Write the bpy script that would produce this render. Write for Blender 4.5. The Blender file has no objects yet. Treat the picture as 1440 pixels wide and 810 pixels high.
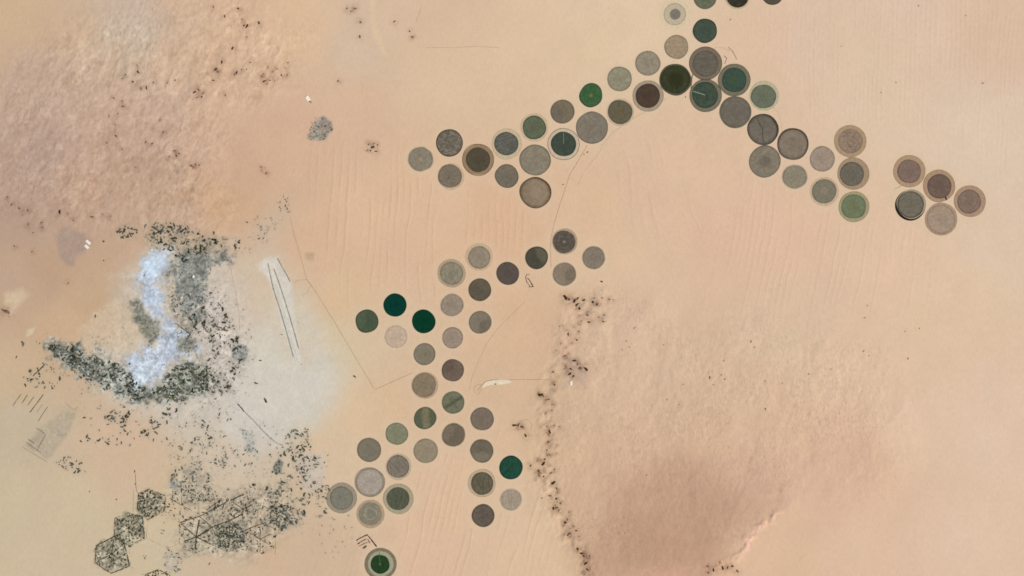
import bpy, bmesh, math, random
import numpy as np
from mathutils import Vector

random.seed(7)
rng = np.random.default_rng(11)
R = math.radians
S = 20.0                                   # metres per photo pixel (1440 wide frame)
scene = bpy.context.scene
COL = scene.collection


def wx(px): return (px - 720.0) * S
def wy(py): return (405.0 - py) * S


# ------------------------------------------------------------------ light
SUN_EL, SUN_AZ = 48.0, 118.0               # azimuth clockwise from north (+Y)
EXPO = 0.665
E = np.array([1.78, 1.765, 1.80])           # light on flat ground (after exposure) for unit albedo


def lin(c):
    c = np.asarray(c, float) / 255.0
    return np.where(c <= 0.04045, c / 12.92, ((c + 0.055) / 1.055) ** 2.4)


def alb(c):
    """surface colour of a material whose sunlit flat look is c (0-255)"""
    return np.clip(lin(c) / E, 0.002, 0.85)


def rgba(c):
    a = alb(c)
    return (float(a[0]), float(a[1]), float(a[2]), 1.0)


# ------------------------------------------------------------------ numpy noise
def _h(ix, iy, seed):
    n = (ix.astype(np.int64) * 374761393 + iy.astype(np.int64) * 668265263 + seed * 982451653) & 0x7fffffff
    n = ((n ^ (n >> 13)) * 1274126177) & 0x7fffffff
    n = ((n ^ (n >> 16)) * 374761393) & 0x7fffffff
    return ((n ^ (n >> 15)) & 0xffff) / 65535.0


def vnoise(x, y, seed=0):
    ix = np.floor(x); iy = np.floor(y)
    fx = x - ix; fy = y - iy
    fx = fx * fx * fx * (fx * (fx * 6 - 15) + 10); fy = fy * fy * fy * (fy * (fy * 6 - 15) + 10)
    a = _h(ix, iy, seed); b = _h(ix + 1, iy, seed)
    c = _h(ix, iy + 1, seed); d = _h(ix + 1, iy + 1, seed)
    return (a + (b - a) * fx) * (1 - fy) + (c + (d - c) * fx) * fy


def fbm(x, y, seed=0, octv=4, gain=0.5):
    s = 0; amp = 1; tot = 0
    for o in range(octv):
        s = s + amp * (vnoise(x * 2 ** o + 17.3 * o, y * 2 ** o - 9.1 * o, seed + o) - 0.5)
        tot += amp; amp *= gain
    return s / tot * 2.0                   # about -1..1


def sstep(a, b, x):
    t = np.clip((x - a) / (b - a), 0, 1)
    return t * t * (3 - 2 * t)


def sdist(poly, x, y):
    """signed distance in px, positive inside"""
    d = np.full(np.shape(x), 1e9); inside = np.zeros(np.shape(x), bool)
    n = len(poly)
    for i in range(n):
        x0, y0 = poly[i]; x1, y1 = poly[(i + 1) % n]
        ex, ey = x1 - x0, y1 - y0
        t = np.clip(((x - x0) * ex + (y - y0) * ey) / (ex * ex + ey * ey + 1e-9), 0, 1)
        d = np.minimum(d, np.hypot(x - x0 - t * ex, y - y0 - t * ey))
        c = ((y0 > y) != (y1 > y)) & (x < (x1 - x0) * (y - y0) / ((y1 - y0) if y1 != y0 else 1e-9) + x0)
        inside ^= c
    return np.where(inside, d, -d)


def linedist(pts, x, y):
    d = np.full(np.shape(x), 1e9)
    for (x0, y0), (x1, y1) in zip(pts[:-1], pts[1:]):
        ex, ey = x1 - x0, y1 - y0
        t = np.clip(((x - x0) * ex + (y - y0) * ey) / (ex * ex + ey * ey + 1e-9), 0, 1)
        d = np.minimum(d, np.hypot(x - x0 - t * ex, y - y0 - t * ey))
    return d


# ------------------------------------------------------------------ the irrigated circles
# cx, cy, r, colour, options, label
#  opt: p pattern (plain/swirl/streak/sector/radial), c2, k, ang, spot=(colour, radius), fuzz
#       m=(R, colour, dx, dy) bare margin; rim=(colour, width); line=(R, colour) outer track ; arm=(angle, colour)
F = [
 (949.5, 20, 7, (134,130,122), dict(m=(15,(198,182,156),-.5,0), halo=(22,(216,194,164)), line=(15.2,(160,150,132)), fuzz=1, arm=(118,(140,132,120))), "tiny grey core inside pale concentric rings, left of the topmost circle column"),
 (991.5, -3, 15.5, (92,114,90), dict(p='plain', c2=(108,124,102)), "muted green circle cut by the top edge, directly above a dark teal circle"),
 (1037, -5, 15.5, (22,34,30), dict(c2=(44,48,38), m=(18,(206,180,150),0,0)), "nearly black circle with pale rim, cut by the top edge"),
 (1086, -9, 15.5, (74,76,66), dict(p='streak', c2=(98,94,82), k=.6), "dark grey sliver of a circle at top edge, rightmost of three there"),
 (991.3, 43.3, 17, (52,80,72), dict(rim=((38,56,48),1)), "solid dark teal circle below the green one at the top edge"),
 (951.3, 66, 16.5, (150,138,120), dict(spot=((166,152,132),.45)), "light taupe circle with paler centre, below the tiny ringed core"),
 (911, 89, 17.2, (143,136,124), dict(), "plain light grey circle right above the dark maroon circle"),
 (871.3, 111, 17, (133,135,120), dict(c2=(148,146,130)), "pale sage grey circle, between a bright green and a light grey circle"),
 (831, 134, 16.5, (40,88,52), dict(c2=(50,98,60), spot=((150,160,92),.17), rim=((34,70,46),1.4)), "bright green circle with a small yellow spot in its centre"),
 (791, 157, 16.5, (124,112,99), dict(p='sector', c2=(112,106,100), ang=200, k=.8), "grey brown circle just below left of the yellow-centred bright green circle"),
 (751.3, 179.3, 16.5, (70,104,82), dict(c2=(92,112,90), spot=((100,116,88),.5), m=(20,(208,182,150),0,0), rim=((52,84,66),1.2)), "medium green circle with brownish middle, upper neighbour of a large grey circle"),
 (872, 157.5, 17, (92,101,96), dict(c2=(110,104,86), spot=((106,102,88),.4), m=(19.5,(205,180,150),.3,.5)), "slate grey circle below the sage grey one, left of the maroon circle"),
 (911, 134.7, 17, (70,55,54), dict(c2=(82,62,56), m=(21.5,(192,166,142),.3,.3), line=(21.6,(168,142,120))), "dark maroon circle with a pale margin all round"),
 (949.7, 111.8, 20, (46,50,34), dict(c2=(60,60,42), spot=((44,44,28),.6), m=(22.5,(92,90,70),0,.2)), "large very dark olive circle with murky edge at the crossing"),
 (992, 89.5, 17.8, (99,92,86), dict(p='streak', c2=(112,106,98), ang=5, k=.7, m=(23,(118,112,98),.2,-.3), line=(23.1,(92,86,72))), "big grey circle inside a grey ring, right of the dark olive circle"),
 (991.5, 133.5, 18.2, (54,88,76), dict(c2=(78,96,76), m=(22.5,(122,117,100),.8,.8), line=(22.7,(96,90,74)), arm=(163,(148,160,140))), "teal circle in a grey ring with one pale sprinkler line"),
 (1032.5, 112.5, 17.2, (50,90,74), dict(spot=((62,96,70),.45), m=(22.5,(120,119,104),0,0), line=(22.6,(98,98,82))), "dark teal green circle in a grey ring, without sprinkler line"),
 (1034, 157.5, 21.2, (129,121,114), dict(c2=(122,114,106), m=(22.6,(122,124,102),0,.2)), "large mauve grey circle below the teal green ringed circles"),
 (1073.7, 135.7, 17.2, (94,116,92), dict(p='swirl', c2=(104,124,102), k=.5, m=(20.5,(196,184,154),.8,-1), line=(20.6,(182,170,138))), "light green circle with pale margin, right end of the crossing"),
 (1073, 182, 22, (108,101,93), dict(c2=(96,90,84), p='sector', ang=80, k=.5, rim=((64,58,54),2.2), rim0=.72, alen=.82, arm=(116,(76,70,64)), arm2=(273,(76,70,64))), "large grey circle with dark rim and a dark curved line across"),
 (1115, 202.5, 22.3, (110,102,94), dict(rim0=.74, rim=((68,60,56),2.4)), "large plain grey circle with thick dark rim, below right of the lined one"),
 (1196, 198.5, 17, (140,122,106), dict(p='swirl', c2=(92,84,78), k=.75, m=(22.3,(184,160,130),-.4,0), line=(22.4,(164,140,112))), "mottled brown circle with dark curls inside a wide tan margin"),
 (1075.5, 227, 22.3, (128,121,107), dict(spot=((116,110,98),.4), rim=((110,104,90),1.2)), "large khaki grey circle below the dark rimmed grey circle with the line"),
 (1156.3, 223.5, 17.4, (152,139,124), dict(c2=(158,144,130)), "flat beige grey circle without margin, left of the dark slate one"),
 (1198, 244.7, 16.9, (90,88,80), dict(p='streak', c2=(104,106,96), ang=100, k=.5, m=(22.2,(176,156,130),2,-.6), line=(22.3,(158,138,110))), "dark slate circle set off-centre in a tan margin, above the right wing's green"),
 (1117.6, 248.6, 16.6, (136,127,111), dict(p='streak', c2=(146,136,120), ang=80, k=.6, fuzz=2), "fuzzy-edged khaki circle with bump at its bottom"),
 (1159, 269, 17, (110,112,101), dict(spot=((128,124,112),.35), p='swirl', c2=(118,120,108), k=.5, m=(20.5,(204,178,150),.3,.4)), "grey green circle with paler centre, left of the last green circle"),
 (1200.5, 290.5, 17.2, (90,119,80), dict(spot=((96,120,76),.6), m=(21.3,(176,166,132),.4,.2), line=(21.4,(160,150,118))), "moss green circle with pale margin at the end of the right wing"),
 (1278.5, 241, 16.5, (134,112,98), dict(p='streak', c2=(116,104,96), ang=15, k=.6, m=(22.2,(186,160,132),.2,-.2), line=(22.4,(166,140,112)), rim=((108,90,80),1)), "rosy brown circle in tan margin, topmost of the far right five"),
 (1321, 262, 17, (90,73,65), dict(c2=(104,82,72), m=(22.2,(182,156,130),-.6,-.6), line=(22.4,(162,136,108))), "dark chocolate brown circle in tan margin, middle of the far right five"),
 (1363, 283.5, 16.5, (126,105,94), dict(p='swirl', c2=(138,118,104), k=.5, rim=((108,86,80),1.2), m=(21.8,(182,156,132),.9,-.6), line=(22,(164,136,110))), "mauve brown circle in tan margin, rightmost circle of all"),
 (1280.5, 287.7, 18.6, (92,99,89), dict(p='swirl', c2=(110,112,98), k=.6, rim=((60,64,58),1.3), m=(20.6,(176,164,142),1.2,-.8), cres=(21.6,(34,32,30))), "slate green circle with a black crescent around its lower edge"),
 (1323.5, 308.5, 20, (158,140,124), dict(c2=(164,146,130), m=(22.5,(184,160,136),0,-.4), line=(22.6,(170,146,120))), "pale beige circle, lowest of the far right five"),
 (591.5, 223.8, 16.8, (132,129,116), dict(p='swirl', c2=(152,142,124), k=.6, fuzz=2, spot=((160,144,126),.18)), "fuzzy grey green circle at the left tip of the upper arc"),
 (632, 201, 19, (98,92,84), dict(p='swirl', c2=(142,130,116), k=.8, rim=((70,64,58),1.2)), "dark grey circle full of swirls, second from the upper arc's left tip"),
 (632.7, 247.6, 16.5, (114,106,97), dict(p='swirl', c2=(122,112,102), k=.4, m=(18.8,(206,178,148),1.4,.6), arm=(238,(92,84,76)), alen=.35), "grey circle with short dark centre mark, below the swirled circle"),
 (672.3, 224.6, 17, (87,74,59), dict(c2=(80,74,62), m=(21.6,(178,154,130),0,0), line=(22.2,(112,94,76)), halo=(0,(0,0,0))), "dark brown disc inside a pale ring with thin brown outline"),
 (712, 202, 16.6, (84,88,86), dict(p='streak', c2=(128,124,116), ang=20, k=.8, m=(21,(204,184,154),.6,.4), line=(21.2,(190,168,136))), "blue grey circle with pale wavy streaks and pale margin"),
 (712.7, 247.6, 16.5, (119,113,103), dict(p='sector', c2=(128,118,106), ang=95, k=.6, rim=((98,92,84),1)), "medium grey circle with faint wedge, left of the tan-brown circle's upper side"),
 (752.5, 225, 21.8, (128,119,105), dict(rim=((104,96,82),1.2)), "large plain taupe circle directly above the brown dark rimmed one"),
 (753, 270.8, 22, (158,138,116), dict(p='sector', c2=(144,128,108), ang=185, k=.8, spot=((172,152,126),.4), rim0=.72, rim=((98,80,62),1.8)), "large tan circle with dark brown rim, lowest of the upper arc"),
 (792.5, 202.5, 17.4, (46,79,65), dict(c2=(56,86,68), m=(21.5,(200,182,154),0,.2), line=(22.2,(120,106,90)), arm=(90,(110,130,108))), "dark green circle with a pale straight line from its centre upward"),
 (832.5, 179.6, 22.5, (132,123,113), dict(rim=((116,106,96),.9)), "large mauve taupe circle right of the dark green lined circle"),
 (793.4, 340, 15.6, (84,78,71), dict(p='rings', c2=(112,104,94), k=.7, spot=((136,126,110),.13), m=(18.2,(186,166,142),.7,-.5)), "dark grey circle with concentric rings, topmost of the middle group"),
 (834.8, 362.4, 15.6, (131,121,109), dict(p='swirl', c2=(146,134,120), k=.5, fuzz=1), "light grey mottled circle, rightmost of the middle group"),
 (754.6, 362.4, 15.6, (76,73,60), dict(p='sector', c2=(98,96,76), ang=30, k=.9), "very dark olive grey circle with a faint pale chevron"),
 (793.7, 385.5, 16, (136,124,110), dict(p='sector', c2=(118,108,97), ang=-10, k=.9, fuzz=1), "tan grey circle with a darker right half, below the ringed one"),
 (714, 384.5, 15.7, (86,79,72), dict(p='rings', c2=(94,86,78), k=.5), "charcoal grey circle left of the very dark olive one"),
 (674, 362, 15.6, (136,127,115), dict(p='streak', c2=(152,142,128), ang=105, k=.6, m=(19.5,(204,178,148),-.3,-.8)), "light grey striped circle with faint margin at the column's top"),
 (635, 384.3, 16, (126,128,117), dict(p='streak', c2=(150,144,124), ang=92, k=.7, m=(20,(188,168,140),0,0)), "bluish grey circle with vertical pale streaks, upper left of the column"),
 (674.7, 407.5, 15.6, (94,86,77), dict(p='sector', c2=(108,98,86), ang=60, k=.5), "dark brownish grey circle left of the charcoal one's lower side"),
 (635.7, 429, 15.6, (158,144,129), dict(fuzz=1, c2=(152,140,126)), "plain pale grey circle right of the two darkest green circles"),
 (675.2, 453.2, 15.6, (134,122,107), dict(p='sector', c2=(116,106,93), ang=-40, k=.9), "grey tan circle with a dark wedge in its lower right"),
 (636.5, 475, 14.7, (160,145,133), dict(p='rings', c2=(142,128,118), k=.6, rim=((134,122,112),1)), "pale pinkish grey circle with a faint curved band inside"),
 (597, 498, 15.3, (134,123,111), dict(spot=((138,128,112),.5), rim=((114,106,94),1)), "plain medium grey circle below the right dark green one"),
 (636.7, 520.7, 15.6, (111,99,89), dict(p='sector', c2=(96,85,77), ang=140, k=.8, rim=((94,82,74),.9)), "brownish grey circle with a small dark wedge at upper left"),
 (596.5, 541.5, 16.8, (148,133,116), dict(c2=(140,128,110), m=(19,(196,172,146),1,.4)), "tan circle with soft right edge at the end of the thin track"),
 (637.2, 566, 15.5, (106,112,90), dict(p='cross', c2=(78,84,70), k=.9), "green grey circle split into wedges by dark crossing lines"),
 (597.7, 588, 15.3, (88,99,77), dict(p='stripe', c2=(126,124,98), ang=92, k=.95), "dark green circle with a lighter olive vertical band"),
 (678, 589, 16, (120,107,97), dict(p='streak', c2=(132,116,106), ang=50, k=.6), "mauve grey circle right of the banded green one, in the lower column"),
 (558, 610, 15.6, (122,130,105), dict(p='swirl', c2=(132,140,116), k=.5, rim=((98,108,86),1)), "light sage green circle, upper left of the lower fork"),
 (637.8, 611.6, 16, (114,100,90), dict(p='sector', c2=(128,114,104), ang=150, k=.7, fuzz=1), "brownish grey circle directly below the one split by crossing lines"),
 (519, 632.6, 16.6, (116,109,94), dict(spot=((126,118,102),.3)), "dark khaki circle at the left end of the lower fork"),
 (598.7, 634, 16.8, (149,145,125), dict(c2=(156,148,130)), "pale sage khaki circle without pattern in the fork's middle"),
 (677.6, 634, 16, (122,116,100), dict(p='sector', c2=(144,132,114), ang=-90, k=.9), "khaki grey circle with lighter lower half, left of a vivid green one"),
 (559.7, 656, 15.7, (122,114,108), dict(p='streak', c2=(144,134,124), ang=-60, k=.8, m=(18.5,(196,174,150),.7,.3)), "grey circle with diagonal pale streaks, above the green striped circle"),
 (520, 678, 18.8, (168,155,142), dict(m=(20.6,(156,144,126),0,0), line=(20.8,(150,138,118))), "very pale grey circle with a darker thin rim"),
 (718.5, 657.5, 16.5, (10,86,58), dict(p='streak', c2=(20,78,58), ang=60, k=.75, rim=((10,64,44),1)), "vivid emerald green circle alone at the right of the lower column"),
 (678, 679.8, 15.7, (86,80,66), dict(p='streak', c2=(112,104,84), ang=92, k=.7, m=(19.3,(196,174,146),-.4,-.4), line=(19.4,(180,158,128))), "dark olive brown circle with pale margin, in the lower right column"),
 (718.5, 702.6, 14.7, (172,158,144), dict(p='streak', c2=(148,136,124), ang=95, k=.6, fuzz=2), "pale faded streaky circle below the vivid emerald one"),
 (679.4, 725, 15.6, (84,74,66), dict(p='streak', c2=(112,100,90), ang=25, k=.6), "dark brown circle with scratchy streaks, bottom of the lower right column"),
 (480.3, 700.5, 16.2, (134,133,120), dict(p='streak', c2=(124,124,112), ang=80, k=.5, rim=((108,108,98),1), m=(21.2,(178,162,138),0,-.2), line=(21.3,(166,150,126))), "grey circle in a broad grey margin, nearest the scrubland"),
 (559.8, 701.2, 16, (62,92,72), dict(p='streak', c2=(112,116,88), ang=95, k=.9, rim=((60,80,64),1), m=(21,(182,172,146),.4,.2), line=(21.1,(164,152,124))), "green circle with brown vertical stripes in a pale margin"),
 (520.8, 722.6, 15.6, (124,118,104), dict(p='rings', c2=(158,146,126), k=.7, fuzz=2, m=(20,(190,168,140),.2,.2)), "grey circle with curved furrows in a tan margin"),
 (534.5, 793.5, 13.2, (24,76,34), dict(c2=(34,86,38), spot=((74,120,60),.14), m=(18,(194,179,148),.8,-.5), ring=(22.6,(134,129,110)), arm=(95,(66,110,56)), alen=1.25), "bright green disc within pale and olive rings at the bottom edge"),
 (516, 451.7, 16.2, (76,98,78), dict(p='sector', c2=(92,112,90), ang=170, k=.6, rim=((60,78,62),1.2)), "muted green circle, leftmost of the dark green trio"),
 (555.5, 429, 16.2, (6,76,58), dict(c2=(10,80,62), rim=((4,62,46),.8)), "dark blue green circle, uppermost of the dark green trio"),
 (595.8, 452, 16.5, (4,68,42), dict(c2=(6,72,46), rim=((4,56,36),.8)), "deep emerald circle, right hand one of the dark green trio"),
 (557, 473.5, 15.6, (197,175,154), dict(fuzz=1, c2=(198,177,156)), "faint ghost of an abandoned circle below the dark green trio"),
]

# measured crop colours, in the order of F (second colour / centre colour where it matters)
OV = [(112,106,98),(94,98,76),(52,52,44),(80,72,60),(68,76,64),(146,128,104),(138,126,108),(134,128,106),(62,90,58),(114,102,84),
 (84,96,76),(90,88,74),(74,62,52),(54,60,40),(96,88,76),(54,70,60),(60,72,62),(107,99,87),(103,106,88),(113,105,92),
 (128,115,100),(150,128,108),(122,112,97),(151,134,118),(106,98,85),(135,125,106),(124,116,98),(108,114,90),(130,106,94),(106,90,80),
 (126,106,92),(112,104,90),(156,134,116),(130,120,104),(100,92,80),(120,108,93),(84,74,58),(82,84,76),(110,101,88),(129,119,102),
 (136,118,96),(64,70,62),(118,109,95),(88,80,70),(126,114,100),(76,72,62),(134,119,102),(88,78,72),(138,124,106),(126,120,104),
 (92,84,70),(145,129,112),(124,113,97),(148,131,114),(120,110,94),(108,92,80),(130,115,94),(112,110,90),(86,90,70),(114,102,88),
 (126,124,100),(108,96,80),(116,108,92),(138,126,104),(102,93,78),(110,102,90),(154,143,130),(30,62,50),(86,80,66),(164,148,128),
 (88,78,68),(124,120,106),(92,98,78),(128,122,106),(36,56,36),(70,80,62),(4,50,42),(10,52,36),(186,163,142)]
SPOT = {5: (162,140,116), 8: (106,118,70), 10: (98,98,78), 16: (66,84,62), 40: (152,132,112)}
C2 = {21: (108,95,84), 34: (134,126,112), 37: (112,108,98), 52: (106,96,82), 57: (82,84,66), 58: (124,114,90), 64: (128,116,98), 67: (46,80,64), 72: (82,78,64), 46: (114,100,84)}
MARG = {12: (164,147,126), 13: (88,80,64), 14: (119,106,90), 15: (119,110,93), 16: (118,110,92), 36: (148,124,97), 41: (198,178,154), 71: (153,140,121), 74: (160,156,130)}
for i, f in enumerate(F):
    old = np.array(f[3], float); new = np.array(OV[i], float); new = new + (old.mean() - new.mean()) * .22 + (old - old.mean() - new + new.mean()) * .12; d = new - old; o = f[4]
    if 'c2' in o: o['c2'] = C2.get(i, tuple(np.clip(np.array(o['c2']) + d, 3, 250)))
    if 'spot' in o: o['spot'] = (SPOT.get(i, tuple(np.clip(np.array(o['spot'][0]) + d, 3, 250))), o['spot'][1])
    if 'rim' in o: o['rim'] = (tuple(np.clip(np.array(o['rim'][0]) + d * .8, 3, 250)), o['rim'][1])
    if 'm' in o:
        mc = np.array(o['m'][1], float); lum = mc.mean()
        mc = np.array(MARG[i], float) if i in MARG else mc - (np.array([14, 17, 17]) if lum < 172 else np.array([9, 9, 9]))
        if 'line' in o: o['line'] = (o['line'][0], tuple(np.clip(np.array(o['line'][1]) + (mc - np.array(o['m'][1])) * .8, 3, 250)))
        o['m'] = (o['m'][0], tuple(mc)) + tuple(o['m'][2:])
    if 'ring' in o: o['ring'] = (o['ring'][0], (124,114,94))
    F[i] = (f[0], f[1], f[2], tuple(new), o, f[5])

# ------------------------------------------------------------------ ground colour: points (photo px -> sunlit look)
CP = """20 20 205 176 142;100 60 205 176 148;180 40 201 180 158;60 120 196 168 146;280 40 214 180 149;420 40 219 186 151;500 60 212 185 158
600 20 216 184 157;620 100 219 189 157;760 60 220 191 159;860 40 222 194 162;900 30 224 197 166;1060 60 221 188 161;1150 50 220 191 165;1300 80 221 192 167
1400 60 219 187 161;1390 180 221 196 173;1250 130 221 194 166;60 210 187 159 139;200 240 192 161 135;130 270 194 162 136;330 240 206 170 140;400 200 212 176 146
500 170 214 179 150;30 300 184 156 136;60 380 190 159 133;120 430 197 166 135;20 440 196 166 140;20 520 202 176 144;30 600 197 179 152;20 720 204 185 156
100 720 205 186 157;90 790 206 186 157;180 640 208 180 152;220 780 206 187 157;330 290 206 170 136;380 330 206 180 153;340 430 212 184 160;420 480 206 189 161
440 540 206 198 182;405 560 205 195 179;470 480 212 190 158;480 420 217 184 150;440 330 214 179 147;520 300 219 184 152;620 300 220 184 152;560 340 218 181 150
700 310 217 178 146;740 470 215 180 148;720 530 213 180 148;500 570 217 188 154;560 570 215 182 150;460 620 215 187 157;420 780 206 178 152;640 700 220 186 155
600 780 219 184 155;740 760 221 189 157;720 690 219 186 155;740 630 215 182 149;830 300 218 184 152;900 280 218 184 155;980 240 221 187 157;1000 330 220 184 157
920 400 219 186 157;860 360 220 188 156;1100 340 222 186 158;1250 380 224 190 162;1350 420 223 193 164;1400 360 221 194 168;1400 600 223 193 167;1300 600 223 191 165
1360 760 224 192 166;1200 760 222 188 161;1100 780 219 185 153;900 460 215 182 155;960 520 214 182 155;1100 480 217 188 160;1180 520 221 188 160;860 520 215 182 154
820 580 211 178 149;900 600 213 179 150;1000 600 212 178 147;1100 600 217 182 152;1200 640 216 180 152;860 640 210 176 147;820 700 207 172 142;900 700 198 162 134
960 700 193 157 131;900 760 188 151 125;960 770 190 151 125;1020 720 198 161 136;1060 680 206 170 144;1150 690 216 178 152;1050 790 220 184 152;850 790 197 161 132
1000 780 197 159 131;760 700 220 188 156;790 800 219 187 154;300 130 211 178 149;240 90 207 177 149;340 60 214 180 148;220 170 199 169 146;290 190 205 172 145
20 400 192 163 139;80 460 203 172 140;300 620 208 190 168;330 590 208 196 180;360 650 206 188 164;250 690 206 182 150;300 750 203 180 152;380 760 208 178 148
410 700 206 182 154;1130 420 219 187 160;1280 480 222 190 160;1050 540 215 182 153"""
CPA = np.array([[float(v) for v in p.split()] for ln in CP.split("\n") for p in ln.split(";") if p.strip()])
CPA[:, 4] += np.where(CPA[:, 0] > 450, 1.5, 0.5); CPA[:, 3] += np.where(CPA[:, 0] > 450, 1.0, 0.0); CPA[:, 4] += np.where((CPA[:, 0] < 450) & (CPA[:, 1] < 300), 1.5, 0.0)

SALT = [(201,364),(214,354),(240,345),(247,350),(238,360),(232,373),(223,393),(226,415),(228,435),(240,450),(252,462),(268,476),(276,490),(264,500),(242,510),(226,530),(206,546),(192,542),(181,522),(180,508),(192,498),(212,490),(222,480),(228,465),(224,450),(213,440),(200,424),(197,395)]
GREY = [(243,356),(262,350),(300,350),(320,356),(322,368),(302,374),(292,390),(292,420),(286,440),(277,456),(262,440),(250,418),(240,396),(236,382)]
OLIVE = [(184,424),(198,420),(208,440),(222,455),(225,470),(212,484),(200,466),(188,450)]
BAND = [(62,487),(76,482),(90,489),(110,483),(115,497),(130,500),(141,494),(152,508),(172,512),(182,518),(186,537),(206,549),(226,536),(246,516),(266,510),(286,512),(296,530),(290,548),(266,560),(240,566),(216,563),(196,566),(176,560),(152,548),(130,540),(112,530),(96,516),(76,502)]
TOWN = [(240,420),(262,412),(292,405),(312,420),(330,460),(348,490),(342,520),(322,550),(292,566),(275,540),(292,505),(280,475),(262,450)]
PALE = [(345,480),(375,425),(430,425),(468,500),(476,560),(440,598),(395,612),(345,600),(316,565)]
PLAT = [(850,418),(905,425),(960,470),(1060,440),(1160,460),(1240,500),(1275,560),(1262,640),(1230,690),(1160,690),(1095,715),(1062,742),(1045,775),(1000,800),(960,815),(840,818),(815,780),(790,735),(770,690),(775,640),(772,600),(770,560),(790,510),(802,460)]
HILLS = [(60,60),(150,10),(330,-5),(420,60),(400,120),(320,160),(300,240),(330,300),(300,345),(200,330),(100,320),(-10,290),(-10,140)]
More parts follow.
